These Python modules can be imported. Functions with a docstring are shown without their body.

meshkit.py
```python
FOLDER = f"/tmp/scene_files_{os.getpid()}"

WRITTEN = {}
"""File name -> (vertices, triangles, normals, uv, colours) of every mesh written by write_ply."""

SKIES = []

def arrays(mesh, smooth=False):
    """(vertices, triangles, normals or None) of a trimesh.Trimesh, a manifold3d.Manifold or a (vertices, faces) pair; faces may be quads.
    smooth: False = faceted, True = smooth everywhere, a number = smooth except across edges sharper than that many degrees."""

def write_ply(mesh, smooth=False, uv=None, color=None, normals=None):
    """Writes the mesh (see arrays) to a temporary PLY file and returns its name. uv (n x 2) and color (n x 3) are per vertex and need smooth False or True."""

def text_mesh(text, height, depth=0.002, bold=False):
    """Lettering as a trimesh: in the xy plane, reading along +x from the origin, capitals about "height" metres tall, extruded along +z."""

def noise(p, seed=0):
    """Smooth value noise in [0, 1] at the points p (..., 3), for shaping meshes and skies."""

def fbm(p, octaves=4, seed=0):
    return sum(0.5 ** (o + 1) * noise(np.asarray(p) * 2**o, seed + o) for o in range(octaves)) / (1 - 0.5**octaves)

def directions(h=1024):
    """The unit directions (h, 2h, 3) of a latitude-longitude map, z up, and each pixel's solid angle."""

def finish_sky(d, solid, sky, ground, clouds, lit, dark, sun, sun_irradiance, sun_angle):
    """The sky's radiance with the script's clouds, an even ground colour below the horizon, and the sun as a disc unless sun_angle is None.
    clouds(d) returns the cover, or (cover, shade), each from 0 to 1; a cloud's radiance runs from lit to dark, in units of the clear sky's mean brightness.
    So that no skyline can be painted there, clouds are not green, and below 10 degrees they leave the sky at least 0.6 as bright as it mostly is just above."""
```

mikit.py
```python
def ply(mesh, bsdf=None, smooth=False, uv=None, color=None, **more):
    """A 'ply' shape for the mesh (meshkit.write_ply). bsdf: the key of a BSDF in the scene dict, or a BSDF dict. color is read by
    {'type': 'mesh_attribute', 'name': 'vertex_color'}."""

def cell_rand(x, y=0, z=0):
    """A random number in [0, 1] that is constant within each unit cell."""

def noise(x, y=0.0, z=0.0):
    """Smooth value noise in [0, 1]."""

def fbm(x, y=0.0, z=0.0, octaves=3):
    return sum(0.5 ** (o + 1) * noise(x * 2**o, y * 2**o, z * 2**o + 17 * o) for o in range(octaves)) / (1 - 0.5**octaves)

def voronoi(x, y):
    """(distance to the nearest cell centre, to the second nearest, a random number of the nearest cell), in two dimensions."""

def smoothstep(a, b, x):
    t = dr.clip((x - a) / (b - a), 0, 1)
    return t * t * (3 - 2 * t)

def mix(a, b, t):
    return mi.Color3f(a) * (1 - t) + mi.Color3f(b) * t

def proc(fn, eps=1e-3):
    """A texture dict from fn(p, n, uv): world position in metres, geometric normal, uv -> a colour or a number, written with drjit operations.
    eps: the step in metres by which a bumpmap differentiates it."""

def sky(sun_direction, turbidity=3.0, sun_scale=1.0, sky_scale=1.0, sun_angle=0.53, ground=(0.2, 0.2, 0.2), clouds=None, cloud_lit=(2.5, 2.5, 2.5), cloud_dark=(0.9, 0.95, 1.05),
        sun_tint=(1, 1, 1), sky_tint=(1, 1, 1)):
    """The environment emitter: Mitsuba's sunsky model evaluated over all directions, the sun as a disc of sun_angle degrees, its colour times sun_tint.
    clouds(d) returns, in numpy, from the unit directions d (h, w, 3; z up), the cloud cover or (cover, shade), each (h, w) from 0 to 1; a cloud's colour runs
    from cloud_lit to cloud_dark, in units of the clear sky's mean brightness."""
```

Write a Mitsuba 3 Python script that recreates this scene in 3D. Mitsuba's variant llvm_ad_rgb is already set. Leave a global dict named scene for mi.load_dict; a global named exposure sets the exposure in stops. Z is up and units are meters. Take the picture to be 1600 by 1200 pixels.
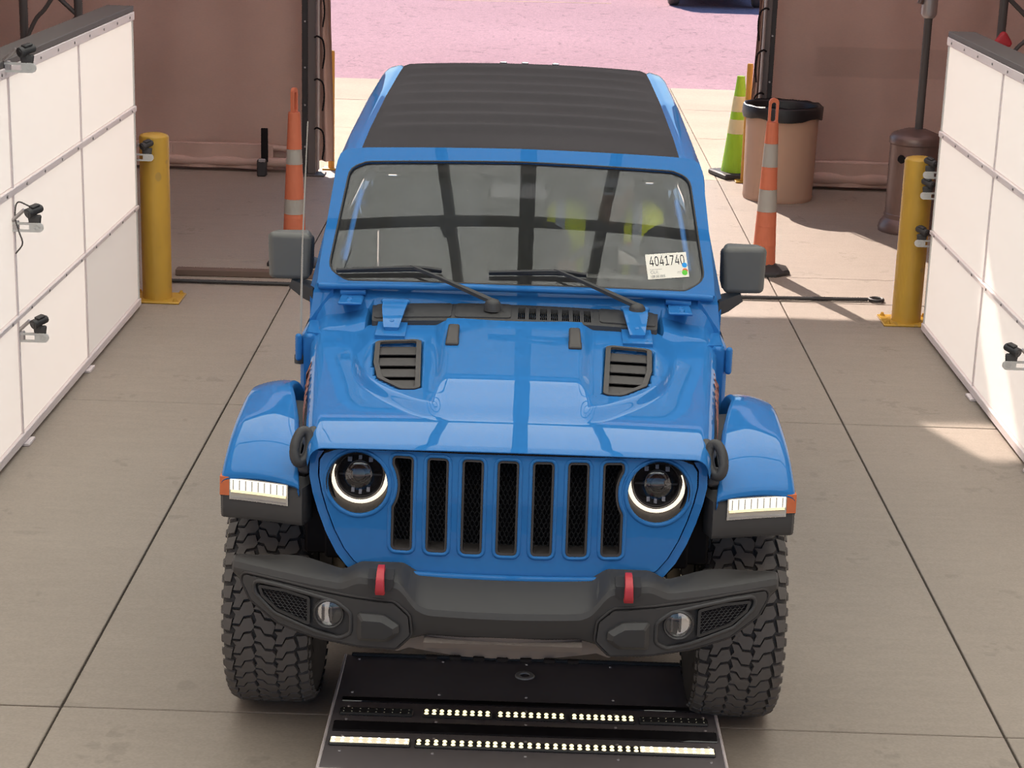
import math, random
import numpy as np, trimesh, shapely
import shapely.geometry as sg
from shapely import affinity
import manifold3d as m3
import drjit as dr
import mitsuba as mi
import mikit, meshkit
from mikit import proc, noise, fbm, voronoi, smoothstep, mix, cell_rand

T = mi.ScalarTransform4f
scene, labels = {}, {}
rng = np.random.default_rng(7)

# ------------------------------------------------------------------ camera, sky, lamps, exposure
CAM = np.array([0.0314, -6.332, 2.9817])
FWD = np.array([-0.00469653, 0.96120547, -0.27579338])
UP = np.array([-0.0320595, 0.27550992, 0.96076348])
scene['view'] = {'type': 'perspective', 'fov': math.degrees(2 * math.atan(800 / 2998.4)), 'fov_axis': 'x', 'near_clip': 0.05, 'far_clip': 500.0,
                   'to_world': T().look_at(origin=CAM.tolist(), target=(CAM + FWD).tolist(), up=UP.tolist())}
SUN = np.array([-0.33 * 0.82, 0.944 * 0.82, 0.574])
scene['sky'] = mikit.sky(SUN, turbidity=2.6, sun_scale=5.5, sky_scale=4.2, ground=(0.42, 0.34, 0.32), sun_tint=(1.0, 1.04, 1.28), sky_tint=(.80, .92, 1.05))
CEILING_L = (2.02, 2.06, 1.90)
WALL_L = (0.57, 0.475, 0.405)
exposure = 0.0

# ------------------------------------------------------------------ helpers
def rgb(*c):
    return {'type': 'rgb', 'value': list(c)}

def numbered(base):
    if base not in used:
        used.add(base); return base
    i = 1
    while f'{base}_{i:03d}' in used: i += 1
    k = f'{base}_{i:03d}'; used.add(k); return k
used = set()

def thing(name, label, cat, group=None):
    k = numbered(name); labels[k] = {'label': label, 'category': cat}
    if group: labels[k]['group'] = group
    return k

def struct(name, label=None):
    k = numbered(name); labels[k] = {'kind': 'structure'}
    if label: labels[k]['label'] = label
    return k

def put(name, mesh, mat, parent=None, smooth=40, label=None, kind=None, **more):
    k = numbered((parent + '__' if parent else '') + name)
    scene[k] = mesh if isinstance(mesh, dict) else mikit.ply(mesh, mat, smooth=smooth, **more)
    if label or kind:
        labels.setdefault(k, {})
        if label: labels[k]['label'] = label
        if kind: labels[k]['kind'] = kind
    return k

def TM(v, f): return trimesh.Trimesh(np.asarray(v, float), np.asarray(f, int), process=False)
def cat(*ms): return trimesh.util.concatenate([m for m in ms])
def hull(pts):
    m = trimesh.convex.convex_hull(np.asarray(pts, float)); return m

def cbox(x0, x1, y0, y1, z0, z1, b=0.004):
    "a box with chamfered edges"
    b = min(b, (x1 - x0) / 2.01, (y1 - y0) / 2.01, (z1 - z0) / 2.01)
    p = []
    for x, sx in ((x0, 1), (x1, -1)):
        for y, sy in ((y0, 1), (y1, -1)):
            for z, sz in ((z0, 1), (z1, -1)):
                p += [(x + sx * b, y + sy * b, z), (x + sx * b, y, z + sz * b), (x, y + sy * b, z + sz * b)]
    return hull(p)

def rhull(pts, r, sub=1):
    "hull of small spheres: a rounded solid"
    s = trimesh.creation.icosphere(sub, r).vertices
    return hull(np.concatenate([s + np.asarray(p, float) for p in pts]))

def move(m, d=(0, 0, 0), rz=0, rx=0, ry=0):
    m = m.copy(); M = np.eye(4)
    for a, ax in ((rx, [1, 0, 0]), (ry, [0, 1, 0]), (rz, [0, 0, 1])):
        if a: M = trimesh.transformations.rotation_matrix(math.radians(a), ax) @ M
    M[:3, 3] = d; m.apply_transform(M); return m

def mirror(m):
    m = m.copy(); v = m.vertices.copy(); v[:, 0] *= -1
    return TM(v, m.faces[:, ::-1])

def tube(pts, r, sides=8, closed=False):
    p = np.asarray(pts, float); n = len(p); r = np.broadcast_to(r, (n,))
    if closed: t = np.roll(p, -1, 0) - np.roll(p, 1, 0)
    else: t = np.gradient(p, axis=0)
    t /= np.linalg.norm(t, axis=1, keepdims=True) + 1e-12
    a = np.zeros_like(p); a[0] = np.cross(t[0], [0, 0, 1.0] if abs(t[0, 2]) < .9 else [1.0, 0, 0]); a[0] /= np.linalg.norm(a[0])
    for i in range(1, n):
        a[i] = a[i - 1] - t[i] * (a[i - 1] @ t[i]); a[i] /= np.linalg.norm(a[i]) + 1e-12
    b = np.cross(t, a); ang = np.arange(sides) * 2 * np.pi / sides
    v = (p[:, None] + r[:, None, None] * (np.cos(ang)[None, :, None] * a[:, None] + np.sin(ang)[None, :, None] * b[:, None])).reshape(-1, 3)
    i, j = np.meshgrid(np.arange(n if closed else n - 1), np.arange(sides), indexing='ij'); i2 = (i + 1) % n
    q = np.stack([i * sides + j, i * sides + (j + 1) % sides, i2 * sides + (j + 1) % sides, i2 * sides + j], -1).reshape(-1, 4)
    f = np.vstack([q[:, [0, 1, 2]], q[:, [0, 2, 3]]])
    if not closed:
        v = np.vstack([v, p[:1], p[-1:]]); k = np.arange(sides)
        f = np.vstack([f, np.stack([k * 0 + n * sides, (k + 1) % sides, k], 1), np.stack([k * 0 + n * sides + 1, (n - 1) * sides + k, (n - 1) * sides + (k + 1) % sides], 1)])
    return TM(v, f)

def bez(*p, n=16):
    "Catmull-Rom through the points"
    p = np.asarray(p, float); q = np.vstack([2 * p[0] - p[1], p, 2 * p[-1] - p[-2]]); out = []
    for i in range(1, len(q) - 2):
        for t in np.linspace(0, 1, n, endpoint=False):
            a, b, c, d = q[i - 1], q[i], q[i + 1], q[i + 2]
            out.append(.5 * (2 * b + (c - a) * t + (2 * a - 5 * b + 4 * c - d) * t * t + (3 * b - a - 3 * c + d) * t ** 3))
    return np.array(out + [p[-1]])

def lathe(prof, n=32, axis='z', at=(0, 0, 0)):
    "profile of (radius, height); axis y points the height to +y"
    prof = np.asarray(prof, float); ang = np.arange(n) * 2 * np.pi / n; m = len(prof)
    v = np.stack([prof[:, 0][:, None] * np.cos(ang), prof[:, 0][:, None] * np.sin(ang), np.repeat(prof[:, 1][:, None], n, 1)], -1).reshape(-1, 3)
    i, j = np.meshgrid(np.arange(m - 1), np.arange(n), indexing='ij')
    q = np.stack([i * n + j, i * n + (j + 1) % n, (i + 1) * n + (j + 1) % n, (i + 1) * n + j], -1).reshape(-1, 4)
    f = np.vstack([q[:, [0, 1, 2]], q[:, [0, 2, 3]]])
    if axis == 'y': v = np.stack([v[:, 0], v[:, 2], -v[:, 1]], -1)
    if axis == 'x': v = np.stack([v[:, 2], v[:, 0], v[:, 1]], -1)
    m_ = TM(v + np.asarray(at, float), f); m_.merge_vertices()
    m_.update_faces(m_.nondegenerate_faces()); return m_

def cyl(a, b, r, n=20, r2=None):
    return tube([a, b], [r, r if r2 is None else r2], n)

def grid(P, flip=False):
    "P (n, m, 3) -> surface"
    n, m = P.shape[:2]; i, j = np.meshgrid(np.arange(n - 1), np.arange(m - 1), indexing='ij')
    q = np.stack([i * m + j, (i + 1) * m + j, (i + 1) * m + j + 1, i * m + j + 1], -1).reshape(-1, 4)
    f = np.vstack([q[:, [0, 1, 2]], q[:, [0, 2, 3]]])
    return TM(P.reshape(-1, 3), f[:, ::-1] if flip else f)

def loft(P, caps=True):
    "closed rings P (n, m, 3) -> tube-like solid with flat caps"
    n, m = P.shape[:2]; i, j = np.meshgrid(np.arange(n - 1), np.arange(m), indexing='ij')
    q = np.stack([i * m + j, i * m + (j + 1) % m, (i + 1) * m + (j + 1) % m, (i + 1) * m + j], -1).reshape(-1, 4)
    f = [q[:, [0, 1, 2]], q[:, [0, 2, 3]]]; v = P.reshape(-1, 3)
    if caps:
        k = np.arange(m); v = np.vstack([v, P[0].mean(0), P[-1].mean(0)])
        f += [np.stack([k * 0 + n * m, (k + 1) % m, k], 1), np.stack([k * 0 + n * m + 1, (n - 1) * m + k, (n - 1) * m + (k + 1) % m], 1)]
    t = TM(v, np.vstack(f)); trimesh.repair.fix_normals(t); return t

def plate(poly, depth, fmap=None, fine=None):
    "shapely polygon (u, v) with thickness depth along w; fmap((n,3) of u,v,w) -> xyz"
    out = []
    for g in getattr(poly, 'geoms', [poly]):
        g = sg.polygon.orient(g, 1.0)
        cs = m3.CrossSection([np.asarray(r.coords)[:-1] for r in [g.exterior, *g.interiors]], m3.FillRule.EvenOdd)
        man = m3.Manifold.extrude(cs, depth)
        if fine: man = man.refine_to_length(fine)
        me = man.to_mesh(); v = np.array(me.vert_properties[:, :3], float); f = np.array(me.tri_verts, int)
        out.append(TM(v if fmap is None else fmap(v), f))
    m = cat(*out)
    if fmap is not None and len(m.faces) and m.volume < 0: m.invert()
    return m

def man(m): return m3.Manifold(m3.Mesh(np.asarray(m.vertices, np.float32), np.asarray(m.faces, np.uint32)))
def unman(k):
    me = k.to_mesh(); return TM(me.vert_properties[:, :3], me.tri_verts)
def rpoly(pts, r=0.01, q=4):
    p = sg.Polygon(pts); return p.buffer(-r, quad_segs=q).buffer(r, quad_segs=q)
def ring_pts(poly, step=0.012):
    e = poly.exterior; n = max(8, int(e.length / step)); return np.array([e.interpolate(i / n, normalized=True).coords[0] for i in range(n)])
def sstep(a, b, x):
    t = np.clip((np.asarray(x, float) - a) / (b - a), 0, 1); return t * t * (3 - 2 * t)

# ------------------------------------------------------------------ materials
def two(d): return {'type': 'twosided', 'b': d}
def mat(name, d): scene['mat_' + name] = d; return 'mat_' + name
def matte(name, *c): return mat(name, two({'type': 'diffuse', 'reflectance': rgb(*c)}))
def satin(name, c, a=0.25, ior=1.5): return mat(name, two({'type': 'roughplastic', 'diffuse_reflectance': rgb(*c), 'alpha': a, 'int_ior': ior, 'distribution': 'ggx'}))
def princ(name, c, rough=0.5, metal=0.0, **k): return mat(name, two({'type': 'principled', 'base_color': rgb(*c) if isinstance(c, tuple) else c, 'roughness': rough, 'metallic': metal, **k}))

def f_concrete(p, n, uv):
    big = fbm(p.x * .7, p.y * .7, 3.1, 4); fine = fbm(p.x * 6, p.y * 34, 1.7, 3); grit = noise(p.x * 140, p.y * 140, 2.0)
    spots = smoothstep(.80, .86, noise(p.x * 5.3, p.y * 5.3, 9.1)) * smoothstep(.5, .75, noise(p.x * 31, p.y * 31, 4.0))
    k = .90 + .22 * (big - .5) + .10 * (fine - .5) + .10 * (grit - .5) - .10 * spots
    warm = fbm(p.x * .45 + 9, p.y * .45, 7.7, 2)
    return mix((.415, .350, .294), (.448, .384, .318), warm) * k
CONCRETE = mat('concrete', {'type': 'roughplastic', 'diffuse_reflectance': proc(f_concrete), 'alpha': .45, 'int_ior': 1.3})
def f_apron(p, n, uv):
    k = .86 + .24 * fbm(p.x * .8, p.y * 2.2, 1.3, 4) + .08 * (noise(p.x * 60, p.y * 60) - .5)
    return mix((.64, .56, .45), (.68, .62, .50), fbm(p.x * .5, p.y * .5, 4, 2)) * k
APRON = mat('apron', {'type': 'diffuse', 'reflectance': proc(f_apron)})
def f_asphalt(p, n, uv):
    d, e, w = voronoi(p.x * .55 + .6 * fbm(p.x * 1.5, p.y * 1.5, 2.0, 3), p.y * .55 + .8 * fbm(p.x * 1.5, p.y * 1.5, 8.0, 3))
    crack = 1 - smoothstep(.0, .022, e - d)
    grit = noise(p.x * 38, p.y * 38, 1.0); spots = smoothstep(.84, .9, noise(p.x * 9, p.y * 7, 6.0))
    k = .9 + .2 * (fbm(p.x * .25, p.y * .25, 1.0, 3) - .5) + .22 * (grit - .5) - .20 * crack - .14 * spots
    return mi.Color3f(.60, .41, .455) * k
ASPHALT = mat('asphalt', {'type': 'diffuse', 'reflectance': proc(f_asphalt)})
def f_canvas(p, n, uv):
    k = .88 + .3 * (fbm(p.x * 1.1, p.z * 1.3, p.y * 1.1, 4) - .5) + .05 * (noise(p.x * 90, p.z * 260) - .5)
    band = smoothstep(.98, 1.0, p.z) * (1 - smoothstep(1.24, 1.26, p.z)) * smoothstep(2.5, 2.6, p.x)
    scuff = smoothstep(.55, .8, fbm(p.x * 2.2, p.z * .9, 5.0, 3)) * (1 - smoothstep(.1, .9, p.z))
    return mi.Color3f(.60, .425, .36) * (k - .10 * band - .22 * scuff)
CANVAS = mat('canvas', two({'type': 'diffuse', 'reflectance': proc(f_canvas)}))
ROOFC = mat('roof_canvas', {'type': 'principledthin', 'base_color': rgb(.92, .87, .88), 'roughness': .8, 'diff_trans': 1.45})
PAINT = mat('blue_paint', two({'type': 'plastic', 'diffuse_reflectance': rgb(.028, .160, .430), 'int_ior': 1.30}))
BLACKP = satin('black_plastic', (.055, .052, .054), .30)
DARKP = satin('dark_grey_plastic', (.052, .050, .052), .35)
GREYP = satin('grey_plastic', (.072, .068, .068), .32)
BEZEL = satin('bezel_plastic', (.085, .072, .068), .35)
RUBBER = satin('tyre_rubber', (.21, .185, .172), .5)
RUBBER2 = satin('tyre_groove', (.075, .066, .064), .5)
BLACK = matte('black', .02, .018, .019)
GLOSSB = mat('gloss_black', two({'type': 'plastic', 'diffuse_reflectance': rgb(.022, .02, .022), 'int_ior': 1.5}))
CHROME = mat('chrome', two({'type': 'roughconductor', 'material': 'Al', 'alpha': .12}))
STEEL = princ('steel', (.46, .43, .43), .42, .75)
RAIL = princ('aluminium_rail', (.66, .585, .58), .5, .0)
DGREY = satin('dark_steel', (.12, .108, .105), .3)
DUSTY = mat('dusty_glass', {'type': 'blendbsdf', 'weight': .034, 'a': {'type': 'thindielectric', 'int_ior': 1.42}, 'b': two({'type': 'diffuse', 'reflectance': rgb(.72, .73, .68)})})
GLASS = mat('clear_glass', {'type': 'thindielectric', 'int_ior': 1.52})
TINT = mat('tinted_glass', {'type': 'thindielectric', 'int_ior': 1.52, 'specular_transmittance': rgb(.25, .27, .26)})
def f_yellow(p, n, uv):
    k = .92 + .25 * (fbm(p.x * 6, p.y * 6, p.z * 3, 3) - .5); ch = smoothstep(.82, .86, noise(p.x * 16, p.y * 16, p.z * 11))
    return mix((.66, .385, .055), (.42, .27, .10), ch * .5) * k
YELLOW = mat('yellow_paint', two({'type': 'roughplastic', 'diffuse_reflectance': proc(f_yellow), 'alpha': .25}))
ORANGEPOST = satin('orange_post', (.80, .42, .07), .25)
ORANGE = satin('safety_orange', (.92, .25, .13), .3)
ORANGE2 = satin('safety_orange_bright', (.82, .19, .05), .3)
WHITEB = satin('reflective_white', (.62, .58, .53), .35)
LIME = satin('lime_plastic', (.42, .80, .03), .3)
TANBIN = satin('tan_bin', (.85, .55, .39), .35)
LINER = mat('bin_liner', two({'type': 'roughplastic', 'diffuse_reflectance': rgb(.015, .014, .016), 'alpha': .22}))
BRONZE = princ('bronze', (.20, .14, .125), .38, .6)
WOOD = matte('old_wood', .17, .12, .10)
RED = satin('red_hook', (.62, .045, .06), .2)
def f_fabric(p, n, uv): return mi.Color3f(.036, .032, .035) * (.9 + .25 * noise(p.x * 400, p.y * 400, p.z * 100) + .2 * (fbm(p.x * 3, p.y * 3, 1.0, 2) - .5))
FABRIC = mat('roof_fabric', two({'type': 'principled', 'base_color': proc(f_fabric), 'roughness': .85, 'specular': .12}))
WHITEP = matte('white_panel', .60, .59, .58)
WHITEBR = satin('white_bracket', (.72, .71, .68), .25)
PAPER = matte('paper', .86, .80, .70)
INK = matte('ink', .05, .045, .045)
DASH = satin('interior_black', (.24, .235, .225), .5)
SEATM = satin('seat_leather', (.26, .255, .245), .45)
SKIN = satin('skin', (.34, .21, .15), .45)
HIVIS = matte('hivis_yellow', .86, .97, .04)
SILVER = matte('silver_tape', .62, .66, .66)
SHIRT = matte('dark_shirt', .06, .06, .07)
princ('facet', (.35, .33, .33), .35, .8)
PRIV = mat('privacy_glass', {'type': 'thindielectric', 'int_ior': 1.52, 'specular_transmittance': rgb(.06, .065, .06)})
AMBER = satin('amber_lens', (.70, .17, .06), .12)

# ------------------------------------------------------------------ ground: concrete slabs with recessed joints
FLOOR = struct('floor', 'brushed concrete floor of cast slabs with straight joints')
put('joint_bed', cbox(-6.6, 6.6, -9.6, 17.8, -.16, -.012, .002), matte('joint_dirt', .075, .062, .055), FLOOR)
XS = [-6.5, -1.54, 1.76, 6.5]; YS = [-9.5, -7.6, -3.9, -.21, 3.49, 6.28, 7.04, 11.0, 13.5, 15.65, 17.6]
for j in range(len(YS) - 1):
    for i in range(3):
        g = .0045; dz = float(rng.uniform(-.0012, .0012))
        put('slab', cbox(XS[i] + g, XS[i + 1] - g, YS[j] + g, YS[j + 1] - g, -.15, dz, .003), CONCRETE if YS[j] < 11.0 else APRON, FLOOR, smooth=False)
LOT = struct('asphalt_lot', 'pinkish cracked asphalt parking lot outside the opening')
scene[LOT] = mikit.ply(cbox(-60, 60, 17.62, 120, -.2, -.005, .001), ASPHALT)
used.add(LOT)
k = thing('painted_line', 'faint yellow painted line on the far asphalt', 'parking line'); scene[k] = mikit.ply(move(cbox(-2.6, 2.6, -.05, .05, 0, .003, .001), (-1.1, 29.6, -.005), 7), matte('line_paint', .66, .52, .36))

# ------------------------------------------------------------------ the canvas shelter
def curtain(x0, x1, z0, z1, y, amp, seed, nx=70, nz=36, folds=9):
    xs = np.linspace(x0, x1, nx); zs = np.linspace(z0, z1, nz); X, Z = np.meshgrid(xs, zs, indexing='ij')
    nn = meshkit.fbm(np.stack([X * .9, Z * .45, X * 0 + seed], -1), 3)
    Y = y + amp * (nn - .5) + amp * .25 * np.sin(X * folds + 3 * nn)
    F = grid(np.stack([X, Y, Z], -1)); B = grid(np.stack([X, Y + .012, Z], -1), flip=True)
    return cat(F, B)
WB = struct('wall_back', 'brown canvas end wall of the shelter around its doorway')
put('canvas_sheet', curtain(-6.4, -1.86, -.012, 6.45, 10.82, .10, 3), CANVAS, WB, smooth=True)
put('canvas_sheet', curtain(2.03, 6.4, -.012, 6.45, 10.84, .10, 8), CANVAS, WB, smooth=True)
put('canvas_header', cat(curtain(-1.86, 2.03, 3.72, 5.40, 10.82, .05, 5, 40, 20), curtain(-1.86, -.36, 5.40, 6.45, 10.82, .02, 6, 12, 10), curtain(.25, 2.03, 5.40, 6.45, 10.82, .02, 7, 20, 10), curtain(-.36, .25, 5.86, 6.45, 10.82, .01, 9, 6, 6)), CANVAS, WB, smooth=True)
def skirt(x0, x1, seed):
    ms = []
    for q, (z, r) in enumerate(((.20, .030), (.085, .05))):
        xs = np.linspace(x0, x1, 40); w = meshkit.noise(np.stack([xs * 2, xs * 0 + q, xs * 0 + seed], -1))
        ms.append(tube(np.stack([xs, 10.74 - .05 * q + .03 * w, z + .02 * w], -1), r * (.8 + .4 * w), 10))
    return cat(*ms)
put('rolled_hem', skirt(-6.3, -1.95, 1), CANVAS, WB, smooth=True); put('rolled_hem', skirt(2.2, 6.3, 2), CANVAS, WB, smooth=True)
for x in (-2.7, -3.6, 2.95, 3.75):
    put('canvas_flap', curtain(x - .45, x + .45, .03, .24, 10.68, .06, x, 20, 6, 14), CANVAS, WB, smooth=True)
for nm, x in (('wall_left', -6.4), ('wall_right', 6.4)):
    w = struct(nm, 'brown canvas side wall of the shelter'); m = curtain(-9.4, 10.9, 0, 6.45, 0, .12, x, 90, 24, 3)
    scene[w] = mikit.ply(move(m, (x, 0, 0), 90), CANVAS, smooth=True)
CE = struct('ceiling', 'lit white ceiling of the photo booth with dark steel beams')
CZ = 4.0
put('diffuser', cbox(-2.9, 3.1, -4.4, 5.2, CZ, CZ + .03, .001), WHITEP, CE)
scene[CE + '__diffuser']['emitter'] = {'type': 'area', 'radiance': rgb(*CEILING_L), 'sampling_weight': 12.0}
put('canvas_roof', cbox(-6.5, 6.5, 5.25, 10.95, 6.45, 6.46, .002), ROOFC, CE)
put('canvas_roof', cat(cbox(-6.5, 6.5, -9.5, 5.25, 4.6, 4.61, .002)), CANVAS, CE)
put('header_panel', cbox(-6.4, 6.4, 5.22, 5.26, 3.9, 6.45, .004), CANVAS, CE)
BEAM = satin('dark_beam', (.03, .026, .026), .4)
put('centre_beam', cbox(-.005, .105, -4.4, 5.2, CZ - .16, CZ - .002, .006), BEAM, CE)
for s in (-1, 1):
    for (xa, ya), (xb, yb) in (((.42, -4.4), (.40, -1.6)), ((.40, -1.6), (.66, .35)), ((.66, .35), (.60, 5.2))):
        put('side_beam', hull([(.05 + s * x + d, y, z) for x, y in ((xa, ya), (xb, yb)) for d in (-.033, .033) for z in (CZ - .10, CZ - .002)]), BEAM, CE)
for y in (-.42, 2.4):
    put('cross_beam', cbox(-2.9, 3.1, y - .02, y + .02, CZ - .06, CZ - .001, .004), BEAM, CE)
for y in (-3.4, -4.37):
    put('cross_beam', cbox(-2.9, 3.1, y - .04, y + .04, CZ - .08, CZ - .001, .004), BEAM, CE)
put('edge_frame', cat(cbox(-2.95, -2.85, -4.4, 5.2, CZ - .1, CZ - .002), cbox(3.05, 3.15, -4.4, 5.2, CZ - .1, CZ - .002), cbox(-2.95, 3.15, 5.12, 5.21, CZ - .10, CZ - .002)), BEAM, CE)

# door posts of the shelter with cloth edge, rods and ties
def door_post(s, x_post, x_dark, x_rod, x_edge, label):
    t = thing('door_post', label, 'door post', 'steel posts of the doorway')
    put('pole', cbox(x_post - .035, x_post + .035, 10.60, 10.67, 0.012, 3.8, .006), satin('post_grey', (.20, .175, .17), .3) if 'mat_post_grey' not in scene else 'mat_post_grey', t)
    put('dark_channel', cbox(x_dark - .028, x_dark + .028, 10.62, 10.68, 0, 3.8, .004), BLACKP, t)
    for z in (.25, .62, .95, 1.35, 1.7): put('rivet', cyl((x_dark, 10.62, z), (x_dark, 10.612, z), .009, 8), STEEL, t)
    put('rod', tube([(x_rod, 10.57, .06), (x_rod, 10.57, 3.7)], .014, 8), STEEL, t)
    put('foot_plate', cbox(x_post - .10, x_post + .12, 10.52, 10.72, 0, .014, .004), DGREY, t)
    xs = np.linspace(0, 1, 14); zs = np.linspace(.12, 3.8, 60); X, Z = np.meshgrid(xs, zs, indexing='ij')
    xx = x_rod + (x_edge + s * .015 * np.sin(Z * 2.1 + 1) - x_rod) * X; yy = 10.66 + .03 * np.sin(X * 9 + Z * 1.3)
    put('cloth_edge', cat(grid(np.stack([xx, yy, Z], -1)), grid(np.stack([xx, yy + .01, Z], -1), True)), CANVAS, t, smooth=True)
    for z in (.42, .85, 1.22, 1.58):
        put('tie_strap', tube(bez((x_rod - s * .03, 10.56, z), (x_rod, 10.545, z + .012), (x_rod + s * .045, 10.56, z - .03), (x_rod + s * .055, 10.57, z - .15), (x_rod + s * .04, 10.57, z - .27), n=6), .008, 6), BLACK, t)
    return t
door_post(1, -1.895, -1.955, -1.835, -1.72, 'grey steel door post with black ties left of the opening')
door_post(-1, 2.075, 2.125, 2.045, 1.985, 'grey steel door post with black ties behind the trash bin')

def orange_post(x, y, label):
    t = thing('marker_post', label, 'post', 'orange posts at the doorway')
    put('tube', lathe([(0, 1.07), (.024, 1.068), (.028, 1.05), (.028, .012), (0, .012)], 20, at=(x, y, 0)), ORANGEPOST, t)
    put('base_plate', cbox(x - .075, x + .075, y - .075, y + .075, 0, .014, .004), YELLOW, t)
orange_post(-1.755, 10.95, 'thin orange post at the left edge of the doorway')
orange_post(1.988, 10.95, 'thin orange post between the green cone and the door post')

# steel trusses seen above the light walls
def truss(name, x, y, s, label):
    t = thing(name, label, 'truss', 'steel trusses behind the light walls')
    for dx in (0, .42):
        put('upright', tube([(x + s * dx, y, .012), (x + s * dx, y, 3.9)], .032, 10), DGREY, t)
    for z0 in np.arange(.4, 3.6, .38):
        a, b = ((0, .42) if int(round((z0 - .4) / .38)) % 2 == 0 else (.42, 0))
        put('diagonal_brace', tube([(x + s * a, y, z0), (x + s * b, y, z0 + .38)], .018, 8), DGREY, t)
    put('base_plate', cbox(min(x, x + s * .42) - .1, max(x, x + s * .42) + .1, y - .12, y + .12, 0, .014), DGREY, t)
    put('curved_brace', tube(bez((x - s * .02, y - .05, 1.25), (x + s * .1, y - .06, 1.5), (x + s * .2, y - .06, 1.62), (x + s * .40, y - .05, 1.95), n=8), .016, 8), DGREY, t)
    return t
truss('steel_truss', -3.86, 8.5, 1, 'dark steel lattice truss standing behind the left light wall')
tr = truss('steel_truss', 3.60, 8.5, 1, 'dark steel lattice truss standing behind the right light wall')
put('red_clamp', rhull([(3.56, 8.42, 1.56), (3.64, 8.42, 1.56), (3.60, 8.42, 1.62)], .03), RED, tr, label='red clamp on the truss')

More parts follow.
